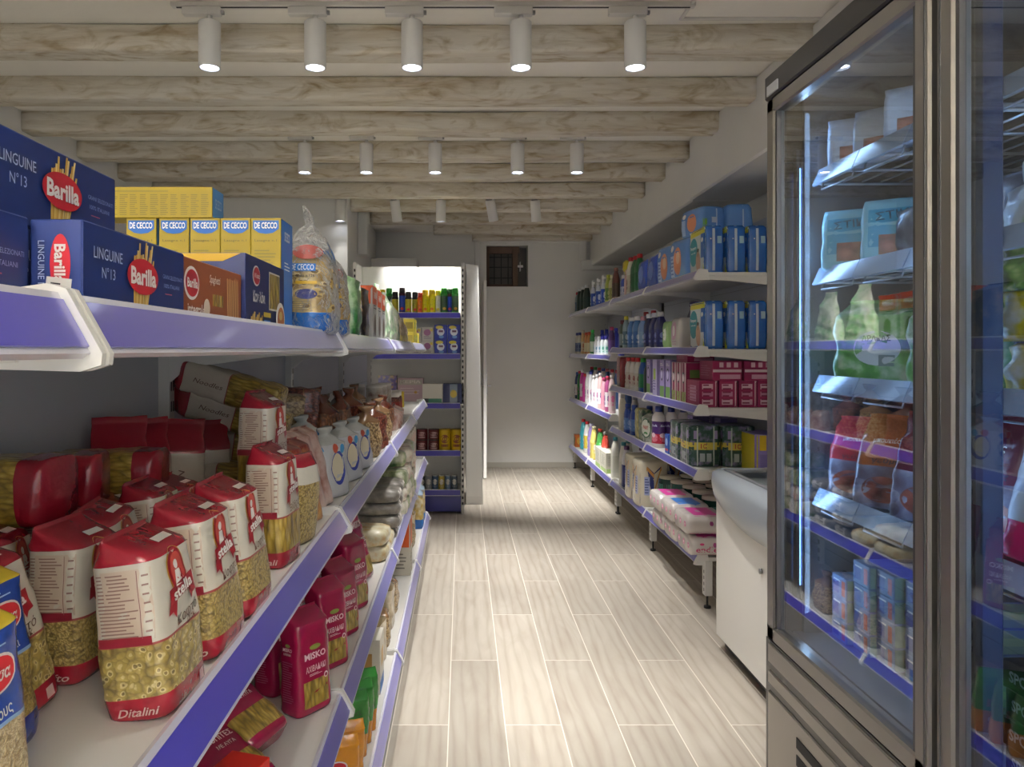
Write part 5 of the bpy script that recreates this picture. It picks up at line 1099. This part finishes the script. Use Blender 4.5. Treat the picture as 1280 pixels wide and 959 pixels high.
for i, (y, p, n_) in enumerate(far4):
    if isinstance(p, str): p = BT[p]; n_ = far4[i-1][2]
    RR(p, y, z_f, f'{n_} in the second far bay row, {ORD[i]} from the back wall')
for i, y in enumerate((8.3, 8.05, 7.8, 7.55, 7.3)): put(B('bk', .28, .08, .06, plas('25309a'), plas('2a35a8')), f'blue bottle in the rear row of the far bays, {ORD[i]} from the back wall', (1.56, y, z_f), RQ)
near4 = [(6.68, B('gr', .26, .07, .05, plas('3a4a3a'), plas('5a1a24'), label=card('8a9a9a')), 'dark bottle with maroon cap'), (6.52, B('yc', .29, .08, .06, plas('8aa0a4'), plas('c9c43a'), label=card('4a6a7a'), logo=ink('c9d0d0')), 'grey bottle with yellow cap'),
         (6.28, B('lb', .27, .11, .08, plas('4a78b0'), whitec, label=card('3a68a8'), logo=ink('b9cade'), neck=.35, n=3.2), 'large blue softener bottle with white cap'), (6.10, 'lb', ''), (5.9, B('lb2', .26, .10, .08, plas('7a9ac8'), plas('c08a94'), label=card('8aa8cc'), logo=ink('d4dcec'), n=3.2), 'pale blue softener bottle'), (5.7, B('db', .27, .11, .08, plas('161a54'), plas('d0cfd4'), label=card('1a2060'), logo=ink('7a86c0'), n=3.4, neck=.35), 'navy softener bottle with white cap'), (5.54, 'db', ''), (5.38, 'db', '')]
for i, (y, p, n_) in enumerate(near4):
    if isinstance(p, str): p = BT[p]; n_ = [x[2] for x in near4[:i] if x[2]][-1]
    RR(p, y, z_n, f'{n_} on the second right shelf, {ORD[i]} toward camera')
for i, y in enumerate((6.4, 6.15)): put(B('rc', .32, .1, .08, plas('6a7ab0'), redc, n=3), f'blue bottle with red cap in the rear row, {["farther", "nearer"][i]} of two', (1.58, y, z_n), RQ)
for i, x in enumerate((1.56, 1.68)): put(B('dp', .32, .11, .09, plas('1c1a44'), plas('2a2250'), n=4, neck=.5), f'dark purple bottle behind the tissue packs, {["front", "rear"][i]} of two', (x, 5.0, z_n), RQ)
RR(softpack(.15, .11, .19, film('9ac07a', .2), [('f', ('e', 0, .1, .04, .05, ink('dfe8d4'))), ('f', ('l', 0, .1, .09, .12, ink('5f9a3a'), 4))], seed=9), 5.14, z_n, 'green and white tissue pack on the second right shelf', d=.11)
RR(softpack(.19, .15, .205, film('d4d0c6', .25), [('f', ('e', 0, .12, .055, .06, ink('b98a9a'))), ('f', ('e', 0, .12, .03, .035, ink('e0dcd2'), 3)), ('f', ('l', 0, .05, .1, .05, ink('a07a80'), 3))], seed=10), 4.91, z_n, 'white tissue pack on the second right shelf', d=.15)
# --- third shelf
z_n = H-.3375; z_f = H-.6115
far3c = [('1c2a6a', '28509a'), ('2a7a3a', 'c02a34'), ('d040a0', 'e2e0de'), ('c83a94', 'c9302a'), ('e4e4e6', 'dfdfe2'), ('e2e2e6', '2a3a9a'), ('e4e2e2', 'e2e0e0'), ('ded8d8', 'd9d9dc'), ('d8a8a8', 'e0d8d4'), ('c890a0', 'b03a6a'), ('a04a7a', 'c2405a'), ('c9b0b4', 'dcd4d0')]
for i, (a, b) in enumerate(far3c):
    p = bottle(.33+.02*(i % 3), .085, .065, plas(a), plas(b), label=card(a if i % 2 else 'd8d0d4'), logo=ink('d06a9a' if i % 2 else '5a5a8a'), n=2.8)
    RR(p, 9.28-.195*i, z_f, f'{["dark blue", "green", "magenta", "pink", "white", "white blue capped", "plain white", "off white", "rose", "dusty pink", "plum", "grey pink"][i]} laundry bottle on the third shelf of the far right bays')
tops = ['b02a34', '2a8a3a', 'b02a34', '2a3a8a', '8a1c2c', 'b02a34', '7a1c2c', '2a7a3a', '8a1c3a']
for i, c in enumerate(tops): put(bottle(.40, .09, .07, plas('cfc8c4' if i % 2 else '3a5a8a'), plas(c)), f'tall bottle with {["red", "green", "red", "blue", "dark red", "red", "maroon", "green", "wine red"][i]} cap, third shelf rear row, {ORD[i]} from back wall', (1.60, 9.2-.25*i, z_f), RQ)
RR(softpack(.16, .08, .27, film('7a1c20', .3), [], seed=4), 6.68, z_n, 'dark red refill pouch on the third right shelf', d=.08)
for i, y in enumerate((6.42, 6.24, 6.08)): RR(B('wre', .27, .09, .06, plas('dcd6ce'), redc, label=card('b8483a' if False else 'cfc4b8'), logo=ink('9a4a4a'), waist=.08, n=2.6), y, z_n, f'white bottle with red cap on the third right shelf, {ORD[i]} of three')
RR(B('gbl', .27, .10, .07, plas('2050a0'), plas('2a8a34'), label=card('1f7a4a'), n=3), 5.9, z_n, 'blue and green bottle on the third right shelf')
RR(B('ddk', .25, .06, .06, plas('2a3a34'), plas('3a4a44')), 5.76, z_n, 'dark slim bottle on the third right shelf')
lil = card('a08fc4'); lil2 = card('7a6fa0'); mag = card('8c1a4c'); mag2 = card('741440')
BX_L = carton(.115, .11, .265, lil, [('e', 0, .62, .28, .17, ink('2a2a5a')), ('e', 0, .62, .2, .12, ink('c9c0e0'), 3), ('r', 0, .17, .9, .28, ink('6a9a4a')), ('l', 0, .88, .7, .08, WHT, 2)], [('r', 0, .5, .98, .98, lil2), ('r', 0, .66, .5, .3, ink('7aa84a'), 2), ('l', 0, .3, .8, .3, ink('a49cc0'), 4)])
BX_L2 = carton(.115, .11, .265, card('b9b0d8'), [('r', 0, .6, .5, .3, ink('9ab83a')), ('l', 0, .3, .7, .3, ink('6a60a0'), 4)], [('r', 0, .5, .98, .98, card('8a80b0')), ('e', 0, .6, .2, .15, ink('3a3a6a'), 3)])
for i, (y, p) in enumerate(((5.60, BX_L), (5.42, BX_L2), (5.22, BX_L), (5.07, BX_L))): RR(p, y, z_n, f'lilac pad box on the third right shelf, {ORD[i]} of four toward the camera', d=.11)
BX_M = carton(.09, .13, .255, card('d0b8bc'), [('r', 0, .5, .5, .98, mag), ('e', 0, .62, .3, .14, ink('1c1a2a')), ('e', 0, .62, .22, .1, ink('d8c0c8'), 3), ('r', 0, .15, .9, .24, ink('8aa04a'))], [('r', 0, .5, .98, .98, mag), ('r', 0, .72, .6, .2, ink('5a7a3a'), 2), ('l', 0, .4, .8, .3, ink('b06a8a'), 4)])
for i, y in enumerate((4.93, 4.82, 4.71)): RR(BX_M, y, z_n, f'magenta and white pad box on the third right shelf, {ORD[i]} of three', d=.13)
BX_P = carton(.24, .105, .155, mag, [('r', 0, .5, .5, .6, ink('b98aa0')), ('l', 0, .5, .8, .6, ink('a0506f'), 5)], [('r', .44, .5, .12, .99, ink('c9b8bc')), ('r', -.05, .78, .6, .2, ink('c9a8b4')), ('r', -.05, .5, .6, .18, ink('b07a92')), ('r', -.05, .2, .6, .2, ink('c9a8b4')), ('l', -.05, .5, .5, .8, mag2, 6)])
for i, x in enumerate((1.435, 1.55, 1.665, 1.775)): put(BX_P, f'magenta multipack box in the bottom row facing the camera, {ORD[i]} from the aisle', (x, 4.46, z_n), RQ)
BX_P2 = carton(.24, .17, .115, mag, [('l', 0, .5, .8, .6, ink('a0506f'), 5)], [('r', 0, .5, .98, .14, ink('c9b8bc')), ('r', -.2, .80, .14, .25, ink('c9a8b4')), ('r', .05, .80, .14, .25, ink('c9a8b4')), ('r', .3, .80, .14, .25, ink('c9a8b4')), ('r', .1, .2, .7, .22, ink('b98aa0'))])
for i, (x, y) in enumerate(((1.545, 4.46), (1.73, 4.46), (1.50, 4.80))): put(BX_P2, f'magenta multipack box on the upper row, {["nearest the aisle, facing the camera", "against the back, facing the camera", "behind the first, beyond the pad boxes"][i]}', (x, y, z_n+(.1555 if i < 2 else .256)), RQ, scale=(1, 1, .8 if i == 2 else 1))
# --- fourth shelf
z_n = H-.7115
RR(B('tw', .31, .09, .07, plas('cfc9ba'), plas('a8a4a0'), n=2.4), 6.66, z_n, 'tall cream bottle at the far end of the fourth right shelf')
RR(B('tw2', .31, .10, .07, plas('c4c2bc'), plas('8a8a94'), n=2.4), 6.45, z_n, 'second tall cream bottle on the fourth right shelf', x0=1.46)
for i, (y, x) in enumerate(((6.35, 1.38), (6.2, 1.4), (6.1, 1.5))): RR(B('bj', .25, .12, .07, plas('1f3f94'), plas('2a4aa8'), label=card('5a80c0'), logo=ink('9ab0d8'), handle=True, name='detergent_jug'), y, z_n, f'blue detergent jug on the fourth right shelf, {ORD[i]} of three', x0=x)
for i, (y, c, n_) in enumerate(((5.98, 'b0a83a', 'yellow'), (5.86, '2a5a34', 'green'))): RR(softpack(.13, .08, .24, streaky(n_+'_bag_film', c, 'd0cc9a', '3a3a2a'), seed=9), y, z_n, f'{n_} capsule pouch on the fourth right shelf', d=.08)
m = bag(.19, .08, .22, [(1, streaky('badge_bag', '8f9486', 'c9cbbd', '2f4a3a'))], 'fold', .15, seed=11, amp=.004); m.ell('f', 0, .11, .075, .075, ink('2f5a3c'), 1); m.ell('f', 0, .11, .066, .066, ink('d6d8cc'), 2); m.text('f', 0, .115, .085, .028, 'FAIRY', ink('b8342c'), 3, bold=.03)
m.ell('f', 0, .07, .03, .012, ink('4a8a4a'), 3)
RR(Proto('capsule_pouch', 'pouch', [('capsule_pouch', m)]), 5.70, z_n, 'dishwasher pouch with a round white badge on the fourth right shelf', d=.08, rot=.25)
SFT = bottle(.30, .115, .085, plas('d8d3d2'), bluec, label=card('4a2a6a'), n=2.6, neck=.35, lab=(.12, .72), name='softener_bottle')

mm = MB(); mm.loft([(0, .052, .038), (.006, .0575, .0425), (.03, .0575, .0425), (.10, .057, .042), (.19, .056, .041), (.225, .052, .038), (.255, .03, .026), (.262, .022, .022)], [plas('d8d3d2'), plas('d8d3d2'), card('b8283f'), card('4a2a6a'), plas('d8d3d2'), plas('d8d3d2'), plas('d8d3d2')], 22)
for f in ('f', 'r'): mm.ell(f, 0, .07, .03, .03, ink('d97a8a'), 1, 12); mm.ell(f, -.01, .09, .02, .018, ink('e2c8d2'), 2, 10); mm.text(f, 0, .16, .05, .016, 'Soft', ink('cfd8f0'), 2)
cc = MB(); cc.loft([(.258, .026, .026), (.298, .024, .024), (.30, .02, .02)], bluec, 18)
SFT = Proto('softener_bottle', 'bottle', [('body', mm), ('cap', cc)])
for i, x in enumerate((1.43, 1.515, 1.60, 1.685)): put(SFT, f'white softener bottle with purple and red label, {["first from the aisle", "second from the aisle", "third from the aisle", "fourth from the aisle"][i]}', (x, 5.42-.02*i, z_n), RQ+.5)
for i, y in enumerate((5.10, 4.99)): RR(carton(.09, .06, .13, card('1f4fae' if i == 0 else '3a84b8'), [('e', 0, .6, .3, .2, ink('a8c4e8')), ('r', 0, .2, .8, .12, ink('c94a4a'))]), y, z_n, f'small {["dark blue", "light blue"][i]} tablet box on the fourth right shelf', d=.06)
GD = streaky('green_purple_print', '1f4a3c', '9a86b8', '12302a')
def multipack(cols=3, rows=2, cw=.075, h=.125, seed=1):
    m = MB(); W_ = cols*cw
    for j in range(rows):
        m.loft([(j*h+.001, W_/2*.97, .095, 0, 0, 6), (j*h+.008, W_/2, .1, 0, 0, 6), (j*h+h-.008, W_/2, .1, 0, 0, 6), (j*h+h-.001, W_/2*.96, .09, 0, 0, 6)], GD, 36, amp=.003, ns=20, seed=seed+j, scal=(cols*2, .05), step=.03)
    for f in ('f', 'r'):
        m.rect(f, 0, h, W_*.95 if f == 'f' else .19, .045, ink('cbb84a'), 1); m.text(f, 0, h, .06, .03, '10+', ink('a82a2a'), 2)
        for k in (-1, 1): m.rect(f, k*.05, h*1, .008, rows*h*.96, ink('b8c4bc'), 2); m.rect(f, k*.02, h*.45, .03, .05, ink('a8b0b4'), 1); m.rect(f, k*.06, h*1.55, .025, .05, ink('9a8ab8'), 1)
    return Proto('cleaner_multipack', 'pack', [('cleaner_multipack', m)])
MP = multipack()
for i, (x, y) in enumerate(((1.475, 4.62), (1.675, 4.60), (1.475, 4.85))): put(MP, f'dark green shrink wrapped multipack with yellow band, {["at the aisle corner", "next to the yellow and violet pack", "behind the corner one"][i]}', (x, y, z_n), RQ)
YV = carton(.26, .16, .22, card('8a7fc0'), [('r', 0, .5, .98, .98, card('c4b82c'))], [('r', .1, .25, .8, .45, card('7a70b0')), ('r', -.44, .5, .12, .99, card('c4b82c')), ('r', -.2, .78, .25, .4, card('d0b020')), ('e', .2, .72, .18, .17, ink('1f1f44')), ('e', .2, .72, .14, .12, ink('a79fd8'), 3), ('r', .1, .1, .5, .08, WHT, 2)])
put(YV, 'violet and yellow pad multipack beside the green multipacks', (1.84-.07-.005, 4.42, z_n), RQ)
for i, (x, y) in enumerate(((1.60, 5.05), (1.72, 5.02), (1.72, 4.86))): put(BX_L, f'dark lilac pad box in the rear of the fourth right shelf, {ORD[i]} of three', (x, y, z_n), RQ)
# --- base shelf
z_b = H-1.2015
put(carton(.12, .10, .15, card('b8622c'), [('e', 0, .5, .3, .3, ink('2f6a34'))], [('e', 0, .5, .3, .3, ink('c9a04a'))]), 'small orange box at the far end of the bottom right shelf', (1.44, 9.22, z_b), RQ)
def jug(c, cap, lab=None, h=.33): return bottle(h, .15, .085, plas(c), plas(cap), label=card(lab or c), logo=ink('e0dcd2'), n=2.6, handle=True, neck=.22, shoulder=.6, name='detergent_jug')
for i, (y, c, cap, n_) in enumerate(((9.0, '3aa8b8', 'b8202a', 'turquoise jug with red cap'), (8.72, 'e0e0de', 'b8202a', 'white jug with red cap'), (8.45, '9a86cc', 'c8c0d8', 'lilac jug'), (8.17, 'd2c26a', 'd8d0a8', 'pale yellow jug'), (7.9, '4a9a4a', 'b8362a', 'green jug with red cap'), (7.62, 'c94a3a', '8a8a84', 'red jug'))):
    RR(jug(c, cap, {'e0e0de': 'd8c24a'}.get(c), .36), y, z_b, f'{n_} on the bottom right shelf of the far bays', x0=1.42 if i != 3 else 1.40, d=.09)
for i, y in enumerate((7.62, 7.32)): RR(carton(.27, .12, .20, card('d4d2c4'), [('r', 0, .12, 1, .2, card('a8c47a')), ('l', 0, .6, .7, .5, ink('a8a89c'), 6)], [('r', 0, .12, 1, .2, card('a8c47a')), ('l', 0, .6, .7, .5, ink('a8a89c'), 6)]), y, z_b, f'white washing powder box with green foot, {["farther", "nearer"][i]} of two', x0=1.385, d=.12)
for i, (y, x) in enumerate(((6.98, 1.40), (6.80, 1.48), (6.62, 1.40))): RR(B('tb', .38, .10, .08, plas('d4d2c8'), plas('2f7a86'), label=card('c9c9be'), n=2.8), y, z_b, f'tall white bottle with teal cap on the bottom right shelf, {ORD[i]} of three', x0=x)
for i, (y, x) in enumerate(((6.5, 1.40), (6.45, 1.52), (6.3, 1.62), (6.62, 1.56))): RR(B('nb', .36, .11, .08, plas('cfcdd4'), plas('5a3a6a'), label=card('1f2a78'), n=2.8, lab=(.02, .6)), y, z_b, f'navy and white bottle with violet cap on the bottom right shelf, {ORD[i]} of four', x0=x)
def kroll():
    m = MB(); c = film('cfc6b0', .3); n = film('1c2a72', .2)
    m.loft([(0, .13, .115, 0, 0, 5), (.01, .135, .12, 0, 0, 5), (.33, .135, .12, 0, 0, 5), (.345, .125, .11, 0, 0, 5)], c, 36, amp=.002, ns=15, scal=(4, .04), step=.04)
    for f, w in (('f', .13), ('r', .115)):
        for k in (-1, 1):
            u = k*w*.46; m.pl(f, [(u-w*.45, .02), (u+w*.45, .02), (u+w*.45, .26), (u, .31), (u-w*.45, .26)], n, 1); m.rect(f, u, .16, w*.35, .14, ink('9aa4cf'), 2); m.lines(f, u, .16, w*.3, .12, 6, ink('3a447a'), 3)
            m.pl(f, [(u-w*.45, .10), (u, .28), (u+w*.45, .22), (u+w*.45, .25), (u, .31), (u-w*.45, .14)], ink('c0873a'), 2)
    return Proto('kitchen_roll_pack', 'kitchen roll pack', [('kitchen_roll_pack', m)])
KR = kroll()
for i, (x, y) in enumerate(((1.46, 6.08), (1.70, 6.08), (1.46, 5.80))): put(KR, f'cream and navy kitchen roll pack on the bottom right shelf, {["at the aisle, farther", "against the back panel", "at the aisle, nearer"][i]}', (x, y, z_b), RQ)
TB = MB(); TB.loft([(0, .075, .075), (.005, .08, .08), (.23, .08, .08), (.245, .078, .078)], [film('d0cabc', .2), film('164034', .2), film('cfc8b4')], 26, capm=film('cfc6b0'))
for f in ('f', 'r'): TB.ell(f, 0, .08, .04, .035, ink('c95a3a'), 1); TB.rect(f, 0, .17, .09, .05, ink('2f6a5a'), 1)
TBP = Proto('paper_towel_roll', 'paper roll', [('paper_towel_roll', TB)])
for i, (x, y) in enumerate(((1.55, 5.55), (1.72, 5.60), (1.58, 5.36), (1.75, 5.40), (1.61, 5.17), (1.78, 5.2), (1.62, 4.98), (1.62, 4.78))): put(TBP, f'dark green wrapped paper roll with cream top, {["front", "rear"][i % 2 if i < 6 else 0]} row, {ORD[i//2 if i < 6 else i-3]} from the kitchen rolls', (x, y, z_b), RQ, scale=(1, 1, 1.05))
def tpack(top, seed, txt=False):
    m = MB(); m.loft([(0, .13, .052, 0, 0, 4), (.01, .14, .06, 0, 0, 4), (.19, .14, .06, 0, 0, 4), (.20, .13, .05, 0, 0, 4)], film('d6cfcb', .35), 34, amp=.004, ns=18, seed=seed, scal=(3, .06), step=.03)
    m.xf(Matrix.Translation((0, .10, .062)) @ Matrix.Rotation(PI/2, 4, 'X')); m.bvh = None
    # now lying: length along y, rolls showing in front
    m.rect('t', 0, .0, .22, .12, top, 1)
    for k in (-1, 0, 1): m.ell('f', k*.088, .064, .018, .018, ink('d77aa8'), 1, 12); m.ell('f', k*.088, .064, .007, .007, ink('efe6e8'), 2, 8)
    m.rect('r', 0, .012, .19, .006, ink('c9307a'), 1); m.ell('r', .02, .075, .010, .014, ink('9a3a7a'), 1, 8)
    if txt: m.text('r', -.0, .05, .15, .034, 'endless', ink('c0206a'), 2); m.ell('r', -.045, .08, .012, .007, ink('c0206a'), 2, 8)
    return Proto('toilet_roll_pack', 'toilet roll pack', [('toilet_roll_pack', m)])
TP = [tpack(ink('d2409a'), 1), tpack(ink('3a78c8'), 2), tpack(ink('d2409a'), 3, True)]
for c in range(3):
    for l in range(2):
        put(TP[(c, 2)[l == 0]] if False else (TP[[0, 1, 0][c]] if l else TP[2]), f'pink and white toilet roll pack, {["lower", "upper"][l]} layer, {["farthest from the freezer", "middle", "beside the freezer"][c]}', (1.43-.02*l, 5.02-.30*c, z_b+.124*l), RQ, scale=(1.04, 1.15, 1))
# frozen goods under the lids of the chest freezer: its body is closed, so they lie on the inner tray
# ================================================================= inside the refrigerator
def FI(p, y, z, label, x=.87, rot=0, sc=1, tilt=(0, 0), group=None): return put(p, label, (x, y, H+z), RQ+rot, scale=sc, tilt=tilt, group=group)
CL = clear_film('pack_film', (.85, .9, .95), .3)
def slim(w, h, c1, c2, seed, txt=None):
    m = MB(); m.loft([(0, w*.45, .018, 0, 0, 5), (.006, w*.5, .026, 0, 0, 5), (h*.6, w*.5, .024, 0, 0, 5), (h, w*.47, .006, 0, 0, 5)], c1, 28, amp=.003, ns=30, seed=seed, step=.012)
    for f in ('f', 'r'): m.rect(f, 0, h*.55, (w if f == 'f' else .05)*.8, h*.6, c2, 1)
    if txt: m.text('f', 0, h*.75, w*.6, h*.14, txt, ink('1c3a5a'), 2, rot=.1)
    m.rect('f', 0, h*.28, w*.5, h*.3, MEAT, 2)
    return Proto('food_pack', 'food pack', [('food_pack', m)])
TQ = slim(.12, .125, film('8fd0e0', .3), film('1fa6cc'), 2, 'ΣΤΙΚΣ')
for i, (y, x) in enumerate(((1.585, .835), (1.53, .89), (1.47, .86), (1.56, .95))): FI(TQ, y, .168, f'turquoise food pack on the second refrigerator shelf, {ORD[i]} of four', x=x, rot=1.0, tilt=(-.08, 0), sc=1.05)
LUMP = Proto('frozen_bag', 'frozen food', [('frozen_bag', bag(.16, .10, .12, [(1, streaky('grey_frost_film', '5a5a66', 'a8b4c4', '2a2430'))], 'fold', .2, seed=8, amp=.01))])
for i, (y, x) in enumerate(((1.37, .88), (1.24, .88))): FI(LUMP, y, .168, f'grey frosted meat bag on the second refrigerator shelf, {["farther", "nearer"][i]} one', x=x)
CP = slim(.10, .11, streaky('white_blue_film', 'b8c8dc', 'e4ecf4', '6a86b8'), film('d0dcea'), 3)
for i, (y, x) in enumerate(((1.60, .84), (1.53, .86), (1.40, .85), (1.34, .9), (1.27, .86))): FI(CP, y, .386, f'white and clear food pack on the top refrigerator shelf, {ORD[i]} from the far end', x=x, rot=.9+jit(.2))
GV = streaky('green_white_bag', '5fa84a', 'e2ecd8', '2a6a34'); VG = Proto('frozen_vegetable_bag', 'frozen food', [('frozen_vegetable_bag', bag(.20, .10, .17, [(.25, GV), (.7, streaky('veg_label', 'b8c8b4', 'e8ece4', '5a8a5a')), (1, GV)], 'fold', .2, seed=12, amp=.01))])
m = bag(.20, .10, .17, [(1, GV)], 'fold', .2, seed=12, amp=.009); 
for f in ('f', 'r'): m.ell(f, 0, .07, .045, .035, ink('cfd6d6'), 1); m.text(f, 0, .09, .055, .012, 'ΑΡΑΚΑΣ', ink('2a4a34'), 3); m.rect(f, .02, .045, .03, .022, ink('7a8a86'), 2)
VG = Proto('frozen_vegetable_bag', 'frozen food', [('frozen_vegetable_bag', m)])
for i, (y, x) in enumerate(((1.52, .87), (1.36, .92), (1.50, .99))): FI(VG, y, -.067, f'green frozen pea bag on the third refrigerator shelf, {["largest at the far end", "second", "behind the first"][i]}', x=x, rot=.6, sc=1-.08*i)
FI(Proto('frozen_bag', 'frozen food', [('frozen_bag', bag(.12, .07, .14, [(.4, film('d0b83a')), (1, film('c4cfd8'))], 'fold', .2, seed=5, amp=.006))]), 1.30, -.067, 'white and yellow frozen bag on the third refrigerator shelf', x=.86)
def meatbag(top, seed, txt='γεύμα'):
    m = bag(.13, .09, .17, [(.62, streaky('meat_%d' % seed, '8d8aa0', 'c9cfe0', '4a2a34')), (1, top)], 'fold', .25, seed=seed, amp=.006, taper=.75)
    for f in ('f', 'r'): m.ell(f, -.005, .035, .038, .024, MEAT, 1); m.text(f, 0, .088, .05, .013, txt, ink('2a2a4a'), 2, shear=.3); m.text(f, 0, .125, .045, .012, 'μπουκιές', WHT, 2, shear=.3)
    return Proto('frozen_meat_bag', 'frozen food', [('frozen_meat_bag', m)])
for i, (y, t, n_) in enumerate(((1.605, film('c03a4a'), 'red topped'), (1.50, film('b8683a'), 'orange topped'), (1.375, film('6a2434'), 'dark red topped'), (1.25, film('6a2434'), 'wine topped'))):
    FI(meatbag(t, 3+i), y, -.316, f'{n_} frozen meatball bag on the fourth refrigerator shelf', x=.86+.01*i, rot=.75, sc=1+.08*i)
# boxes stacked on the refrigerator floor
NB = carton(.062, .20, .046, card('6f86a8'), [('r', -.2, .5, .4, .6, ink('3a4f94')), ('r', .3, .5, .22, .7, ink('c0483a')), ('l', 0, .8, .7, .2, WHT, 1)], [('r', 0, .5, .98, .9, card('7f9a8a')), ('e', -.3, .5, .1, .36, ink('3a2f84')), ('p', 0) if False else ('r', .1, .5, .4, .3, card('9ab08a'), 2)], name='frozen_food_box')
g = 'slate blue frozen food boxes on the refrigerator floor'
for c in range(5):
    for l in range(4 if c else 3):
        FI(NB, 1.61-.066*c-.012*(c > 2), -.629+.0465*l, f'slate blue frozen food box, {ORD[c]} column from the far side, {["bottom", "second", "third", "top"][l]} layer', x=.915+.012*c, group=g)
FI(Proto('frozen_bag', 'frozen food', [('frozen_bag', bag(.09, .04, .06, [(1, film('b8ccdc'))], 'fold', .2, seed=6, amp=.006))]), 1.63, -.44, 'small crumpled pale bag on the boxes at the refrigerator floor', x=.84, tilt=(.4, .3)) if False else None
# right hand door
WG = streaky('white_lime_film', 'dfe8ee', 'f2f6fa', '6ab83a')
WGB = Proto('frozen_bag', 'frozen food', [('frozen_bag', bag(.20, .14, .075, [(1, WG)], 'flat', .1, seed=9, amp=.012))])
for i, (y, x, dz) in enumerate(((1.03, .87, 0), (1.02, .90, .07), (.83, .88, 0), (.83, .9, .07))): FI(WGB, y, .168+dz, f'white and lime frozen bag behind the right hand door, {["lower far", "upper far", "lower near", "upper near"][i]}', x=x, rot=.2*i)
VB = Proto('frozen_vegetable_bag', 'frozen food', [('frozen_vegetable_bag', bag(.22, .15, .10, [(1, VEG)], 'flat', .1, seed=10, amp=.012))])
YB_ = bag(.22, .15, .09, [(1, streaky('yellow_frost_film', 'd8c81c', 'e8ecf0', 'b8a010'))], 'flat', .1, seed=13, amp=.012); YBP = Proto('frozen_bag', 'frozen food', [('frozen_bag', YB_)])
for i, (y, z_, p, n_) in enumerate(((1.02, -.067, YBP, 'lower yellow frozen bag'), (1.03, .012, YBP, 'upper yellow frozen bag'), (1.02, .085, VB, 'frozen mixed vegetable bag'), (.80, -.067, YBP, 'nearer lower yellow frozen bag'), (.80, .02, VB, 'nearer frozen mixed vegetable bag'))): FI(p, y, z_, f'{n_} on the third shelf behind the right hand door', x=.875, rot=.1*i, sc=(1, 1, .85 if i < 2 else .75))
PKM = film('c8286a'); m = bag(.20, .05, .26, [(.24, PKM), (.74, film('d4dbe6', .3)), (1, PKM)], 'fold', .1, seed=15, amp=.006)
m.ell('f', .02, .09, .05, .042, MEAT, 2); m.ell('f', .02, .09, .044, .036, ink('c9907c'), 3)
for k in range(4): m.rect('f', .02, .065+.017*k, .07, .004, ink('8a5040'), 4, rot=.25)
m.text('f', -.01, .150, .13, .018, 'Μπιφτέκια κοτόπουλο', ink('26304a'), 3, shear=.2, rot=.06); m.text('f', 0, .205, .11, .028, 'Αγαπημένα', WHT, 3, shear=.3, rot=.08)
PKB = Proto('frozen_burger_bag', 'frozen food', [('frozen_burger_bag', m)])
FI(PKB, 1.03, -.312, 'pink and white burger bag leaning behind the right hand door', x=.83, tilt=(-.22, 0))
FI(PKB, .80, -.312, 'second pink and white burger bag nearer the camera', x=.83, tilt=(-.22, 0))
DR = Proto('frozen_bag', 'frozen food', [('frozen_bag', bag(.2, .12, .2, [(.6, streaky('wine_film', '5a1a24', 'a8b0c4', '2a1014')), (1, film('701a28'))], 'fold', .2, seed=17, amp=.01))])
for i, y in enumerate((1.04, .83)): FI(DR, y, -.312, f'wine red frozen bag behind the pink burger bag, {["farther", "nearer"][i]} one', x=.93)
BKX = carton(.15, .18, .042, card('17171c'), [('r', .28, .5, .4, .9, card('d9d6d2')), ('r', .3, .5, .3, .6, ink('c4262e'), 2), ('t', .3, .5, .2, .25, 'knr', WHT), ('t', -.25, .5, .3, .4, 'SPOT', ink('8a94a8'))], [('r', 0, .5, .9, .8, card('26262c')), ('e', 0, .5, .1, .3, ink('d0d8e4'))], name='frozen_food_box')
g = 'black frozen food boxes behind the right hand door'
for l in range(4):
    FI(BKX, 1.035+.006*(l % 2), -.629+.0425*l, f'black and red frozen food box in the far stack, {["bottom", "second", "third", "top"][l]} layer', x=.90, rot=.06*(l % 2), group=g)
TX = carton(.10, .022, .20, card('1c1c22'), [('r', 0, .24, .98, .46, card('c8281c')), ('r', 0, .82, .8, .26, ink('c9d2e0')), ('l', 0, .82, .7, .2, BLKI, 8), ('e', 0, .56, .2, .06, ink('dfe6f0')), ('r', 0, .06, .3, .10, ink('cfd4da'), 2)], name='frozen_food_box')
FI(TX, .955, -.628, 'black and red frozen pizza box leaning in the right hand door', x=.815, tilt=(-.14, .16), sc=1.25)
for l in range(3): FI(BKX, .80, -.629+.0425*l, f'black and red frozen food box in the near stack, {["bottom", "second", "top"][l]} layer', x=.90, group=g)
# goods in the chest freezer, lying on its load under the glass
for i, (x, y, p, n_) in enumerate(((1.45, 3.55, LUMP, 'grey'), (1.68, 3.5, VG, 'green'), (1.5, 3.3, DR, 'wine red'), (1.70, 3.25, LUMP, 'frosted grey'), (1.5, 3.05, VG, 'leafy green'), (1.7, 2.95, DR, 'dark red'))):
    put(p, f'{n_} frozen bag under the chest freezer lid, {ORD[i]} from the far end', (x, y+.06, .78), .3*i, scale=.62, tilt=(-PI/2+.12, 0) if i % 2 else (0, 0))
